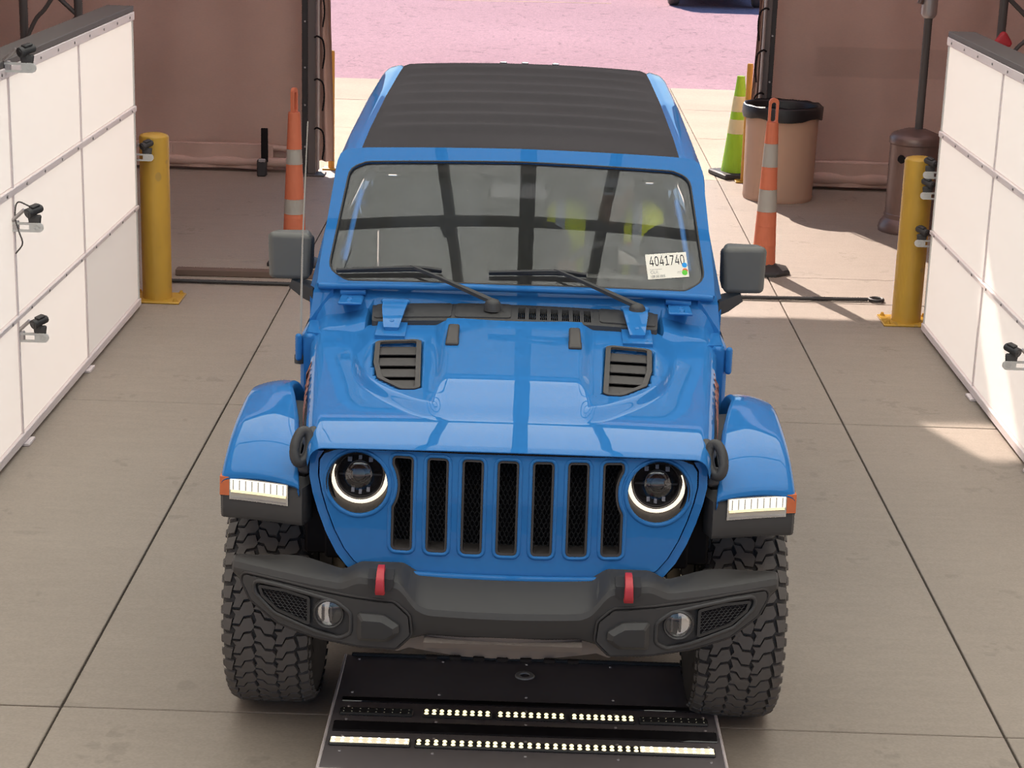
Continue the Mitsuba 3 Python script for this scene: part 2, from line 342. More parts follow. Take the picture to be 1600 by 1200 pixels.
# ------------------------------------------------------------------ light walls: backlit white panels in aluminium rails
satin('bolt_grey', (.30, .26, .26), .4)
LEVELS = [(.065, .640), (.665, 1.255), (1.290, 1.815)]
MULL = [5.53, 4.10, 2.67, 1.24, -.19, -1.62, -3.05, -4.48]
def light_wall(xf, s, label):
    "xf: inner face, s: +1 when the wall's body lies towards +x"
    t = thing('light_wall', label, 'light wall', 'backlit panel walls on both sides of the lane')
    def bx(a, b, y0, y1, z0, z1, c=.003):
        a, b = xf + s * a, xf + s * b
        return cbox(min(a, b), max(a, b), y0, y1, z0, z1, c)
    for j in range(len(MULL) - 1):
        for z0, z1 in LEVELS:
            k = put('panel', bx(0, .012, MULL[j + 1] + .009, MULL[j] - .009, z0 + .004, z1 - .004, .002), WHITEP, t)
            scene[k]['emitter'] = {'type': 'area', 'radiance': rgb(*[c * (.55 if s < 0 and j == 0 and z0 < .1 else 1) for c in WALL_L]), 'sampling_weight': .4}
    y0, y1 = MULL[-1], MULL[0]
    for z0, z1 in ((.02, .065), (.640, .665), (1.255, 1.290), (1.815, 1.865)):
        k = put('rail', bx(-.014, .03, y0 - .02, y1 + .02, z0, z1), RAIL, t)
        for y in np.arange(y1 - .12, 1.0, -.36):
            if z0 > .1: put('bolt', cyl((xf - s * .014, y, (z0 + z1) / 2), (xf - s * .018, y, (z0 + z1) / 2), .007, 8), 'mat_bolt_grey', k)
    for y in MULL: put('mullion', bx(-.008, .03, y - .009, y + .009, .03, 1.86, .002), RAIL if y != MULL[0] else WHITEBR, t)
    put('back_panel', bx(.035, .05, y0, y1, .03, 1.86), DGREY, t)
    put('top_cap', bx(-.010, .155, y0 - .02, y1 + .02, 1.866, 1.90, .004), satin('cap_grey', (.185, .165, .16), .35) if 'mat_cap_grey' not in scene else 'mat_cap_grey', t)
    for y in (4.06, 2.72, 1.2, -.2, -1.6, -3.05, -4.4):
        put('foot', cat(bx(-.035, .12, y - .06, y + .06, 0, .016), bx(.0, .10, y - .03, y + .03, .016, .035)), RAIL, t)
    return t
light_wall(-2.42, -1, 'white backlit panel wall along the left side of the lane')
light_wall(2.58, 1, 'white backlit panel wall along the right side of the lane')

# ------------------------------------------------------------------ small cameras on white slotted brackets
def bracket(L=.125, h=.046, d=.012):
    o = sg.LineString([(0, 0), (L, 0)]).buffer(h / 2, quad_segs=8).union(sg.box(-.02, -h / 2, .02, h / 2))
    o = o.difference(sg.box(-.012, -.012, L - .045, .012))
    ringm = lathe([(.013, 0), (.013, .006), (.008, .006), (.008, 0)], 14, 'y', at=(L - .006, -.014, 0))
    return cat(plate(o, d, lambda v: np.stack([v[:, 0], v[:, 2] - d, v[:, 1]], -1)), ringm)
SIDEG = {-1: 'cameras on the left light wall', 1: 'cameras'}
def small_camera(x, y, z, s, label, below=True, cable=False, scale=1.0, tilt=0):
    "bracket reaches from (x, y, z) towards s; the camera sits on its end"
    t = thing('camera', label, 'camera', 'small cameras on white brackets')
    put('bracket', move(bracket() if s > 0 else mirror(bracket()), (x, y, z)), WHITEBR, t, label='white slotted bracket arm')
    cx = x + s * .105
    put('mount', cat(rhull([(cx - .018, y, z + .012), (cx + .018, y, z + .012), (cx - .022, y, z + .05), (cx + .024, y, z + .052)], .010), cyl((cx, y, z + .045), (cx, y, z + .075), .012, 10)), GREYP, t)
    b = cat(lathe([(0, -.045), (.016, -.045), (.020, -.038), (.020, .018), (.024, .022), (.024, .040), (.019, .043), (0, .043)], 20, 'y'), cbox(-.017, .017, -.032, .015, .015, .028, .004))
    put('body', move(b, (cx, y - .005, z + .080), 180 + s * -38, -12 + tilt), BLACKP, t)
    put('lens', move(lathe([(0, .047), (.015, .045), (.017, .040), (0, .040)], 18, 'y'), (cx, y - .005, z + .080), 180 + s * -38, -12 + tilt), GLOSSB, t)
    put('clamp', cat(cyl((x + s * .0, y - .01, z + .03), (x + s * .06, y - .01, z + .085), .009, 8), cbox(min(x, x + s * .03), max(x, x + s * .03), y - .012, y + .012, z - .02, z + .03)), STEEL, t)
    if cable:
        put('cable', tube(bez((cx - s * .02, y, z + .10), (x + s * .03, y - .01, z + .12), (x + s * .015, y - .01, z + .05), (x + s * .03, y - .01, z - .02), (x + s * .045, y - .01, z - .08), (x + s * .01, y - .005, z - .13), n=6), .004, 6), DGREY, t)
    return t
small_camera(-2.41, 2.60, 1.870, 1, 'small black camera on top of the left light wall')
small_camera(-2.42, 2.66, 1.105, 1, 'small camera with a looping cable at the upper middle of the left light wall', cable=True)
small_camera(-2.42, 2.68, .555, 1, 'small camera at the lower rail of the left light wall')
small_camera(2.58, 2.95, .50, -1, 'small camera on the right light wall at the edge of the frame')
small_camera(-2.47, 5.63, .955, 1, 'small black camera beside the top of the left yellow bollard')
small_camera(2.655, 5.63, 1.00, -1, 'topmost of the three cameras at the right yellow bollard')
small_camera(2.650, 5.63, .868, -1, 'middle one of the three cameras at the right yellow bollard')
small_camera(2.640, 5.63, .563, -1, 'lowest of the three cameras at the right yellow bollard')
for x, y, lab in ((-.52, -.30, 'camera hanging from the ceiling beam on the left, mirrored in the windshield'), (.05, -.40, 'camera hanging under the centre ceiling beam')):
    t = thing('ceiling_camera', lab, 'camera', 'cameras hanging from the ceiling beams'); put('stem', cyl((x, y, CZ - .002), (x, y, CZ - .20), .010, 8), BLACK, t)
    put('body', rhull([(x - .03, y, CZ - .23), (x + .03, y, CZ - .23), (x, y - .05, CZ - .27)], .03), BLACK, t)

# ------------------------------------------------------------------ bollards
def bollard(x, y, r, label):
    t = thing('bollard', label, 'bollard', 'yellow bollards at the ends of the light walls')
    put('post', lathe([(0, 1.085), (r * .6, 1.083), (r * .9, 1.074), (r, 1.06), (r, .014), (0, .014)], 40, at=(x, y, 0)), YELLOW, t)
    put('base_plate', cbox(x - .165, x + .165, y - .14, y + .14, 0, .014, .004), YELLOW, t)
    for dx in (-.135, .135):
        for dy in (-.11, .11): put('anchor_bolt', lathe([(0, .034), (.010, .034), (.010, .022), (.016, .022), (.016, .014), (0, .014)], 6, at=(x + dx, y + dy, 0)), YELLOW, t)
bollard(-2.352, 5.80, .094, 'yellow steel bollard at the end of the left light wall')
bollard(2.52, 5.82, .094, 'yellow steel bollard at the end of the right light wall')

# ------------------------------------------------------------------ delineators
def delineator(x, y, label, bands, rz):
    t = thing('delineator', label, 'traffic delineator', 'orange delineators beside the lane')
    R = lambda z: .086 - (.086 - .040) * (z / 1.08)
    zs = sorted({.05, 1.08, *[b for bb in bands for b in bb]}); 
    cuts = [.05, .20, .34] + [b for bb in bands for b in bb] + [1.08]; cuts = sorted(set(cuts))
    for a, b in zip(cuts[:-1], cuts[1:]):
        white = any(abs(a - p) < 1e-6 for p, q in bands)
        up = .004
        m = lathe([(0, b), (R(b), b), (R(b) + .002, b - .004), (R(a) + up - .002, a + .006), (R(a) + up, a), (0, a)], 28, at=(x, y, 0))
        put('white_band' if white else 'sleeve', m, WHITEB if white else ORANGE, t, label='white reflective band' if white else None)
    e = sg.LineString([(0, 1.06), (0, 1.215)]).buffer(.035, quad_segs=8); h = sg.LineString([(0, 1.10), (0, 1.20)]).buffer(.019, quad_segs=8)
    put('handle', move(plate(e.difference(h), .022, lambda v: np.stack([v[:, 0], v[:, 2] - .011, v[:, 1]], -1)), (x, y, 0), rz), ORANGE, t)
    put('rubber_base', move(lathe([(0, .075), (.085, .072), (.10, .058), (.185, .035), (.20, .02), (.20, 0), (0, 0)], 8), (x, y, 0), 22), BLACKP, t)
delineator(-1.600, 6.95, 'orange delineator with white bands left of the vehicle', [(.37, .475), (.72, .825)], 70)
delineator(1.745, 7.20, 'orange delineator with white bands right of the vehicle', [(.445, .605), (.765, .93)], 12)

# ------------------------------------------------------------------ bin, heater, cone, plank, hose, weight
t = thing('trash_bin', 'tan round trash bin with a black bag liner by the doorway', 'trash bin'); bx_, by_ = 2.205, 10.20
put('barrel', lathe([(0, .012), (.28, .012), (.295, 0), (.303, .03), (.299, .05), (.312, .76), (.322, .765), (.322, .785), (.30, .785), (.27, .05), (0, .05)], 48, at=(bx_, by_, 0)), TANBIN, t)
ang = np.arange(64) * 2 * np.pi / 64; prof = [(.02, .32), (.262, .33), (.284, .70), (.292, .80), (.322, .822), (.340, .80), (.342, .74), (.338, .71)]
v = np.array([[(r + .008 * meshkit.noise(np.array([4 * math.cos(a), 4 * math.sin(a), q * 1.0])) * (q > 3)) * math.cos(a) for a in ang] for q, (r, z) in enumerate(prof)])
v2 = np.array([[(r + .008 * meshkit.noise(np.array([4 * math.cos(a), 4 * math.sin(a), q * 1.0])) * (q > 3)) * math.sin(a) for a in ang] for q, (r, z) in enumerate(prof)])
vz = np.array([[z + (.03 * (meshkit.noise(np.array([3 * math.cos(a), 3 * math.sin(a), 5.0])) - .5) if q > 5 else .012 * (meshkit.noise(np.array([6 * math.cos(a), 6 * math.sin(a), q])) - .5)) for a in ang] for q, (r, z) in enumerate(prof)])
put('bag_liner', move(loft(np.stack([v, v2, vz], -1), False), (bx_, by_, 0)), LINER, t, smooth=True)
t = thing('patio_heater', 'bronze patio heater with a tall pole by the canvas wall', 'patio heater'); hx, hy = 3.10, 8.9
put('base', lathe([(0, 0), (.235, 0), (.24, .03), (.225, .075), (.20, .11), (0, .11)], 40, at=(hx, hy, 0)), BRONZE, t)
hb = lathe([(0, .11), (.198, .11), (.198, .145), (.193, .15), (.193, .70), (.202, .71), (.202, .75), (.18, .785), (.09, .82), (.04, .825), (0, .825)], 48, at=(hx, hy, 0))
put('tank_housing', hb, BRONZE, t)
put('grip_hole', move(lathe([(0, .012), (.030, .010), (.034, 0), (0, 0)], 20, 'y'), (hx - .125, hy - .148, .60), 180 - 40), BLACK, t)
put('pole', tube([(hx + .02, hy, .82), (hx + .02, hy, 1.70)], .032, 16), DGREY, t)
put('burner', lathe([(0, 1.69), (.04, 1.69), (.062, 1.72), (.062, 2.05), (.05, 2.07), (0, 2.07)], 28, at=(hx + .02, hy, 0)), STEEL, t)
put('valve', cyl((hx - .045, hy - .02, 1.86), (hx - .06, hy - .02, 1.80), .022, 12), BRONZE, t)
put('reflector', lathe([(0, 2.25), (.10, 2.24), (.40, 2.14), (.41, 2.13), (.39, 2.13), (.05, 2.19), (.03, 2.07), (0, 2.07)], 40, at=(hx + .02, hy, 0)), STEEL, t)
t = thing('safety_cone', 'lime green safety cone on a black base beside the doorway', 'traffic cone'); cx_, cy_ = 1.945, 11.25
put('base', move(cbox(-.19, .19, -.19, .19, 0, .05, .012), (cx_, cy_, 0), 20), BLACKP, t)
cr = lambda z: .035 + (.135 - .035) * (1 - (z - .05) / .87)
for a, b, w in ((.05, .40, 0), (.40, .53, 1), (.53, .60, 0), (.60, .74, 1), (.74, .92, 0)):
    put('collar' if w else 'cone_body', lathe([(0, b), (cr(b) + .003 * w, b), (cr(a) + .003 * w, a), (0, a)], 32, at=(cx_, cy_, 0)), matte('collar_tape', .62, .58, .36) if w and 'mat_collar_tape' not in scene else ('mat_collar_tape' if w else LIME), t)
t = thing('wood_plank', 'weathered wood plank on the floor behind the left bollard', 'plank')
scene[t] = mikit.ply(move(cbox(-.68, .68, -.045, .045, 0, .045, .004), (-1.68, 6.54, 0.001), 1.5), WOOD)
t = thing('floor_hose', 'thin black hose lying across the lane behind the vehicle', 'hose')
put('tube', tube(bez((-2.36, 6.27, .016), (-1.6, 6.275, .016), (0, 6.29, .016), (1.4, 6.31, .016), (2.36, 6.36, .016), n=8), .013, 8), BLACKP, t)
put('end_loop', move(lathe([(.045 + .012 * math.cos(a), .013 + .012 * math.sin(a)) for a in np.linspace(0, 2 * np.pi, 9)], 20), (2.42, 6.37, .002)), BLACKP, t)
t = thing('weight_foot', 'dark strap weight at the foot of the left canvas sheet', 'weight')
put('strap', cbox(-2.33, -2.27, 10.50, 10.52, .12, .42, .004), BLACK, t); put('block', cbox(-2.36, -2.28, 10.44, 10.54, 0, .15, .01), BLACKP, t)
put('buckle', cbox(-2.345, -2.285, 10.435, 10.45, .13, .16, .003), STEEL, t)

# ------------------------------------------------------------------ parked car outside, seen end-on
t = thing('parked_car', 'dark parked car far outside on the asphalt', 'car'); px_, py_ = 3.42, 30.0
def car_sec(y, w, z0, z1, z2, wt):
    return np.array([(px_ + a, y, b) for a, b in ((-w * .9, z0), (w * .9, z0), (w, z0 + .12), (w, z1), (wt, z2), (-wt, z2), (-w, z1), (-w, z0 + .12))])
secs = [car_sec(py_ - .55, .70, .32, .55, .66, .6), car_sec(py_ - .45, .84, .22, .68, .78, .72), car_sec(py_ + .7, .88, .2, .84, .96, .74), car_sec(py_ + 1.5, .88, .2, .9, 1.42, .58), car_sec(py_ + 2.7, .88, .2, .92, 1.45, .58), car_sec(py_ + 3.5, .86, .22, .9, 1.05, .72), car_sec(py_ + 3.95, .80, .3, .85, .95, .68)]
CARP = mat('car_paint', two({'type': 'plastic', 'diffuse_reflectance': rgb(.03, .03, .04)}))
put('body', loft(np.array(secs)), CARP, t, smooth=25)
put('windshield', hull([(px_ + a, y, z) for a, y, z in ((-.66, py_ + .78, .985), (.66, py_ + .78, .985), (-.54, py_ + 1.42, 1.385), (.54, py_ + 1.42, 1.385), (0, py_ + 1.15, 1.1))]), GLOSSB, t)
put('grille', cbox(px_ - .4, px_ + .4, py_ - .575, py_ - .54, .40, .55), BLACKP, t)
for s in (-1, 1):
    put('headlight', rhull([(px_ + s * .5, py_ - .53, .6), (px_ + s * .66, py_ - .50, .63)], .04), CHROME, t)
    for yy in (py_, py_ + 2.7):
        w_ = put('wheel', lathe([(0, -.10), (.2, -.10), (.29, -.10), (.315, -.06), (.315, .06), (.29, .10), (.2, .10), (0, .10)], 28, 'x', at=(px_ + s * .78, yy, .315)), RUBBER, t)
        put('rim', lathe([(0, s * .115), (.19, s * .112), (.2, s * .09), (0, s * .09)], 20, 'x', at=(px_ + s * .78, yy, .315)), STEEL, w_)

# ------------------------------------------------------------------ LED board on the floor
t = thing('light_board', 'black board with two rows of LED bars on the floor under the bumper', 'light board')
put('deck', hull([(x, y, z) for x, y, z in ((-.575, .20, .0), (.735, .20, 0), (-.578, .20, .048), (.735, .20, .048), (-.565, -.70, 0), (.735, -.70, 0), (-.585, -.70, .048), (.745, -.70, .048))]), satin('board_black', (.28, .245, .25), .35), t)
put('edge_trim', cat(tube([(-.583, .20, .046), (-.590, -.70, .046)], .006, 6), tube([(.742, .20, .046), (.750, -.70, .046)], .006, 6), tube([(-.590, -.70, .046), (.750, -.70, .046)], .006, 6)), RAIL, t)
put('back_rail', cbox(-.56, .72, .185, .20, .048, .060, .003), BLACKP, t)
put('ring_mark', lathe([(.017, .049), (.019, .054), (.033, .054), (.036, .049)], 28, at=(.079, .06, 0)), WHITEB, t)
put('cover_strip', cat(cbox(-.56, .73, -.20, -.165, .048, .054), cbox(-.57, .735, -.43, -.355, .048, .055)), GLOSSB, t)
LEDON = mat('led_lens', two({'type': 'diffuse', 'reflectance': rgb(.7, .65, .5)}))
def led_bar(x0, x1, y, mode):
    b = put('led_bar', cbox(x0, x1, y - .024, y + .024, .048, .060, .004), satin('bar_black', (.05, .047, .045), .2) if 'mat_bar_black' not in scene else 'mat_bar_black', t)
    n = 9; xs = np.linspace(x0 + .014, x1 - .014, n); ms = []
    for x in xs:
        for dy in (-.011, .011):
            ms.append(move(lathe([(.0084, 0), (.005, .0045), (0, .005)], 7), (x, y + dy, .060)) if mode else move(lathe([(0, .003), (.0028, 0)], 6), (x, y + dy, .060)))
    k = put('led_dots', cat(*ms), LEDON, b, kind='stuff')
    if mode: scene[k]['emitter'] = {'type': 'area', 'radiance': rgb(1.7, 1.4, .72) if mode == 1 else rgb(4.2, 3.9, 2.9), 'sampling_weight': .2}
    if mode == 2:
        l = put('glow_lens', cbox(x0 + .004, x1 - .004, y - .020, y + .020, .0601, .0622, .001), LEDON, b)
        scene[l]['emitter'] = {'type': 'area', 'radiance': rgb(.74, .62, .43), 'sampling_weight': .2}
W5 = [(-.555, -.305), (-.270, -.033), (-.015, .222), (.240, .462), (.478, .712)]
for q, (a, b) in enumerate(W5):
    led_bar(a - .002, b, -.285, 0 if q in (0, 4) else 1); led_bar(a - .015, b + .006, -.515, 2 if q in (0, 4) else 1)
for y in (.16, -.12, -.235, -.335, -.46, -.57):
    for x in np.linspace(-.53, .70, 5): put('screw', lathe([(0, .0535), (.0045, .052), (.006, .048)], 8, at=(x, y, 0)), STEEL, t)

# ------------------------------------------------------------------ the blue off-road vehicle (x right, y to its rear, front axle at y = 0)
V = thing('suv', 'bright blue four-door off-road vehicle with a black roof panel standing in the lane', 'car')
def both(name, mesh, m, parent=None, **k):
    "the part on the photo's right and its mirror image"
    a = put(name, mesh, m, parent or V, **k); b = put(name, mirror(mesh), m, parent or V, **k); return a, b

# hood: one surface with bulge and vent pockets
from scipy.interpolate import PchipInterpolator as Pchip
RAMP = Pchip([-.32, -.29, -.20, -.10, -.02, .06, .16, .30], [0, .05, .33, .62, .84, .94, .985, 1.0])
HY = [-.545, -.45, -.25, 0, .4, .66]
def hood_w(y): return np.interp(y, HY, [.640, .662, .682, .705, .742, .766])
VENT = sg.Polygon([(.505, .445), (.338, .462), (.310, -.088), (.376, -.088), (.466, .035), (.492, .20)]).buffer(-.030).buffer(.030, quad_segs=6)
HZ = Pchip([-.56, -.50, -.40, -.30, -.20, 0, .20, .44, .70], [1.096, 1.1065, 1.1205, 1.130, 1.1365, 1.144, 1.154, 1.169, 1.186])
YF = Pchip([0, .18, .28, .40, .48, .54, .60], [-.318, -.316, -.295, -.185, -.06, .10, .50])
def hood_top(x, y):
    ax = np.abs(x)
    z = HZ(y) - .016 * (ax / .65) ** 2
    # shoulder carrying the vents
    yf = YF(np.minimum(ax, .60)); d_ = y - yf
    h1 = .024 * sstep(-.01, .085, d_) * (1 - sstep(.50, .61, ax))
    # raised centre with a long sloping nose
    xe = .25 + .02 * sstep(.1, .6, y)
    h2 = .021 * np.clip((y + .30) / .30, 0, 1) ** .9 * (1 - sstep(xe - .02, xe + .03, ax)) if False else (.020 * RAMP(np.clip(y, -.32, .3))) * (1 - sstep(xe - .02, xe + .03, ax))
    h1 = np.where(ax < xe - .02, .024 * RAMP(np.clip(y, -.32, .3)), h1 + (.024 * RAMP(np.clip(y, -.32, .3)) - h1) * (1 - sstep(xe - .02, xe + .03, ax)))
    z = z + h1 + h2
    # front lip
    d = np.clip(-.515 - y, 0, .035) / .035
    return z - .005 * d ** 2
def hood_z(x, y): return float(hood_top(np.array(float(x)), np.array(float(y))))
ys = np.concatenate([np.linspace(-.548, -.50, 12), np.linspace(-.495, .66, 150)])
us = np.linspace(-1, 1, 161); P = np.zeros((len(ys), len(us) + 28, 3))
def vent_depth(x, y):
    from shapely import contains_xy, prepare
    prepare(VENT); return contains_xy(VENT, np.abs(x), y)
for i, y in enumerate(ys):
    w = float(hood_w(y)); r = .050; xs = us * (w - r)
    z = hood_top(xs, np.full_like(xs, y))
    zz = z - .030 * vent_depth(xs, np.full_like(xs, y))
    ze = z[-1]; side = []
    for q in range(1, 9):
        a = q / 8 * math.pi / 2 * .96; side.append((w - r + r * math.sin(a), ze - r * (1 - math.cos(a))))
    for q in range(1, 7): side.append((w + .004 * q / 6, ze - r - q / 6 * (.012 + .14 * float(sstep(-.50, -.30, y)))))
    L = [(-a, b) for a, b in side[::-1]]; A = np.array(L + list(zip(xs, zz)) + side)
    P[i, :, 0], P[i, :, 1], P[i, :, 2] = A[:, 0], y + .035 * (A[:, 0] / .65) ** 2 * (1 - sstep(-.4, .1, y)), A[:, 1]
front = P[0].copy(); front[:, 2] -= .004; front[:, 1] += .006; front2 = front.copy(); front2[:, 1] += .05
P = np.concatenate([front2[None], front[None], P])
put('hood', grid(P), PAINT, V, smooth=True)

# hood vents: frame and louvres set into the pockets
def vent(s):
    fr = VENT.difference(VENT.buffer(-.018, join_style=2))
    fm = lambda v: np.stack([s * v[:, 0], v[:, 1], hood_top(v[:, 0], v[:, 1]) - .006 + v[:, 2]], -1)
    k = put('hood_vent', plate(fr, .009, fm, .03), BEZEL, V)
    inner = VENT.buffer(-.016)
    bed = plate(inner, .002, lambda v: np.stack([s * v[:, 0], v[:, 1], hood_top(v[:, 0], v[:, 1]) - .030 + v[:, 2]], -1), .04)
    put('vent_bed', bed, DARKP, k)
    # slanted inner cheeks
    for q in range(4):
        y1 = .43 - q * .122; y0 = y1 - .1195
        c = inner.intersection(sg.box(0, y0, 1, y1))
        if c.is_empty: continue
        def lv(v, y0=y0, y1=y1):
            t = (v[:, 1] - y0) / (y1 - y0)
            cheek = .010 * (np.clip((v[:, 0] - .46) / .04, 0, 1) + np.clip((.355 - v[:, 0]) / .03, 0, 1))
            return np.stack([s * v[:, 0], v[:, 1], hood_top(v[:, 0], v[:, 1]) - .009 - .011 * t + v[:, 2]], -1)
        put('louver', plate(c, .003, lv, .03), BEZEL, k, smooth=30)
    cheek = inner.difference(affinity.scale(inner, .70, 1.2, origin=(.415, .2)))
for s in (1, -1): vent(s)

# rubber bump stops on the hood
def stop(x):
    zf, zr = hood_z(x, .34), hood_z(x, .54)
    m = cat(rhull([(x - .014, .36, zf + .006), (x + .014, .36, zf + .006), (x - .012, .44, zf + .026), (x + .012, .44, zf + .026), (x - .012, .52, zr + .012), (x + .012, .52, zr + .012)], .009),
            rhull([(x - .016, .345, zf + .004), (x + .016, .345, zf + .004), (x - .016, .40, zf + .010), (x + .016, .40, zf + .010)], .008))
    put('bump_stop', m, BEZEL, V)
stop(.222); stop(-.222)

# hood side lettering decals
for s in (1, -1):
    tm = meshkit.text_mesh('RUBICON', .082, .0012, bold=True); w_ = tm.vertices[:, 0].max()
    def lay(m, lift):
        v = m.vertices.copy(); u = v[:, 0] - w_ / 2
        y = .10 + u * .98 * s
        x = hood_w(y) + .0075 + lift; z = np.interp(y, [-.5, .6], [1.012, 1.062]) + v[:, 1] - .008
        x = x - .5 * np.clip(z - 1.09, 0, 1) 
        mm = TM(np.stack([s * (x + v[:, 2]), y, z], -1), m.faces); 
        if mm.volume < 0: mm.invert()
        return mm
    sm = trimesh.Trimesh(tm.vertices, tm.faces).subdivide_to_size(.03) if False else tm
    k = put('hood_decal', lay(sm, .0012), matte('decal_red', .36, .17, .14) if 'mat_decal_red' not in scene else 'mat_decal_red', V, label='dark red hood side lettering')
    labels[k]['label'] = 'dark red lettering along the hood side'

# cowl panel with vents, hinge brackets
def cowl_z(y): return 1.222 + (y - .64) * .10
cow = sg.Polygon([(-.535, .635), (.535, .635), (.548, .84), (-.548, .84)]).buffer(-.02).buffer(.02)
louv = [sg.box(.012 + q * .0415, .665, .012 + q * .0415 + .026, .79) for q in range(7)]
for l in louv: cow = cow.difference(l)
CW = put('cowl_panel', plate(cow, .02, lambda v: np.stack([v[:, 0], v[:, 1], cowl_z(v[:, 1]) - .016 + v[:, 2] - .02 * (v[:, 0] / .6) ** 2], -1), .05), GREYP, V)
put('vent_bed', cbox(-.0, .31, .65, .80, 1.193, 1.203, .002), BLACK, CW)
for q in range(7):
    x0 = .012 + q * .0415
    for b in range(3): put('vent_rib', cbox(x0 + .0045 + b * .0070, x0 + .0075 + b * .0070, .664, .792, 1.202, 1.225, .001), DARKP, CW)
put('washer_cap', lathe([(0, .012), (.016, .011), (.020, 0)], 18, at=(-.06, .73, cowl_z(.73))), GREYP, CW)
for x0, x1 in ((-.53, -.24), (-.225, -.015), (.32, .53)):
    put('raised_pad', plate(rpoly([(x0, .665), (x1, .665), (x1, .815), (x0, .815)], .015), .006, lambda v: np.stack([v[:, 0], v[:, 1], cowl_z(v[:, 1]) + .003 + v[:, 2] - .02 * (v[:, 0] / .6) ** 2], -1), .06), GREYP, CW)
# body cowl around the panel
def cowl_prof(x):
    return 1.225 - .05 * (x / .70) ** 4
cs = []
for y, dz in ((.60, -.05), (.662, -.014), (.672, -.006), (.80, .010), (.825, .035), (.86, .066), (.90, .078)):
    xs = np.linspace(-.775, .775, 81); w = .775
    zz = 1.214 + dz - .032 * sstep(.52, .70, np.abs(xs)) - .06 * np.clip((np.abs(xs) - .70) / .075, 0, 1) ** 2
    zz += sstep(.80, .86, y) * (.032 * sstep(.52, .70, np.abs(xs)) + .05 * np.clip((np.abs(xs) - .70) / .075, 0, 1) ** 2)
    zz -= .040 * (np.abs(xs) < .555) * (y < .82) * (y > .64)
    cs.append(np.stack([xs, np.full_like(xs, y), zz], -1))
put('cowl_body', grid(np.array(cs)), PAINT, V, smooth=30)
for s in (1, -1):
    pts = []
    for y0, y1 in ((.62, .91),):
        put('cowl_side', hull([(s * a, y, z) for y in (y0, y1) for a, z in ((.72, 1.16), (.775 + .012 * (y - .62) / .3, 1.165), (.79, 1.10), (.795, .62), (.72, .62))]), PAINT, V)
for s in (1, -1): put('cowl_side', hull([(s * a, y, z) for a, y, z in ((.70, .83, 1.10), (.795, .80, 1.10), (.788, .80, 1.165), (.775, .845, 1.275), (.70, .845, 1.285), (.775, .94, 1.29), (.70, .94, 1.29), (.795, .94, 1.10), (.70, .94, 1.10))]), PAINT, V, smooth=25)
# hood hinges at the windshield frame base, and the hood hinge brackets
def hinge(s):
    k = put('frame_hinge', cat(cyl((s * .575, .838, 1.275), (s * .672, .838, 1.268), .0155, 14), cbox(min(s * .58, s * .67), max(s * .58, s * .67), .70, .835, 1.252, 1.263, .004)), PAINT, V)
    for y in (.72, .77): put('bolt', move(lathe([(0, .008), (.008, .006), (.012, 0)], 12), (s * .63, y, 1.262)), PAINT, k)
    k = put('hood_hinge', cat(hull([(s * (.455 + a), y, z) for a, y, z in ((-.048, .755, 1.262), (.048, .755, 1.262), (-.044, .66, 1.258), (.044, .66, 1.258), (-.028, .60, 1.228), (.028, .60, 1.228), (-.028, .53, 1.216), (.028, .53, 1.216), (-.048, .755, 1.244), (.048, .755, 1.244), (-.02, .53, 1.200), (.02, .53, 1.200))]),
        rhull([(s * (.455 - .045), .757, 1.258), (s * (.455 + .045), .757, 1.258)], .011)), PAINT, V)
    put('bolt', move(lathe([(0, .008), (.008, .006), (.011, 0)], 12), (s * .455, .575, 1.226), rx=18), PAINT, k)
    put('hinge_pad', hull([(s * (.455 + a), y, hood_z(.45, y) + b) for a in (-.055, .055) for y in (.47, .645) for b in (-.01, .012)]), PAINT, V)
hinge(1); hinge(-1)

# grille panel
def yg(x, z): return -.535 - .028 * np.clip((1.07 - z) / .15, 0, 1) - .035 * np.clip((.92 - z) / .24, 0, 1) ** 1.5 + .055 * (np.asarray(x) / .6) ** 2
gl = [(0, 1.0850), (.30, 1.0820), (.50, 1.0755), (.556, 1.070), (.590, 1.055), (.606, 1.03), (.607, .98), (.596, .93), (.578, .872), (.552, .808), (.520, .752), (.488, .716), (.448, .695), (.38, .687), (0, .685)]
gp = sg.Polygon(gl + [(-x, z) for x, z in gl[-2:0:-1]])
HLC = (.481, .966)
slots = []
for q in range(7):
    xc = -.3365 + q * .1122; w2, zt, zb = .0375, 1.066, .757
    sl = sg.box(xc - w2, zb, xc + w2, zt).buffer(-.017).buffer(.017, quad_segs=5)
    for s in (-1, 1): sl = sl.difference(sg.Point(s * HLC[0], HLC[1]).buffer(.126, quad_segs=16))
    slots.append(sl.buffer(-.010).buffer(.010, quad_segs=4))
face = gp
for s in slots: face = face.difference(s)
for s in (-1, 1): face = face.difference(sg.Point(s * HLC[0], HLC[1]).buffer(.102, quad_segs=12))
gm = lambda v: np.stack([v[:, 0], yg(v[:, 0], v[:, 1]) + v[:, 2], v[:, 1]], -1)
GR = put('grille', plate(face, .030, gm, .022), PAINT, V, smooth=25)
def rim(poly, r, off, m, name, parent, dy=0):
    p = ring_pts(poly, .010); P3 = np.stack([p[:, 0], yg(p[:, 0], p[:, 1]) + dy, p[:, 1]], -1)
    return put(name, tube(P3, r, 8, True), m, parent, smooth=True)
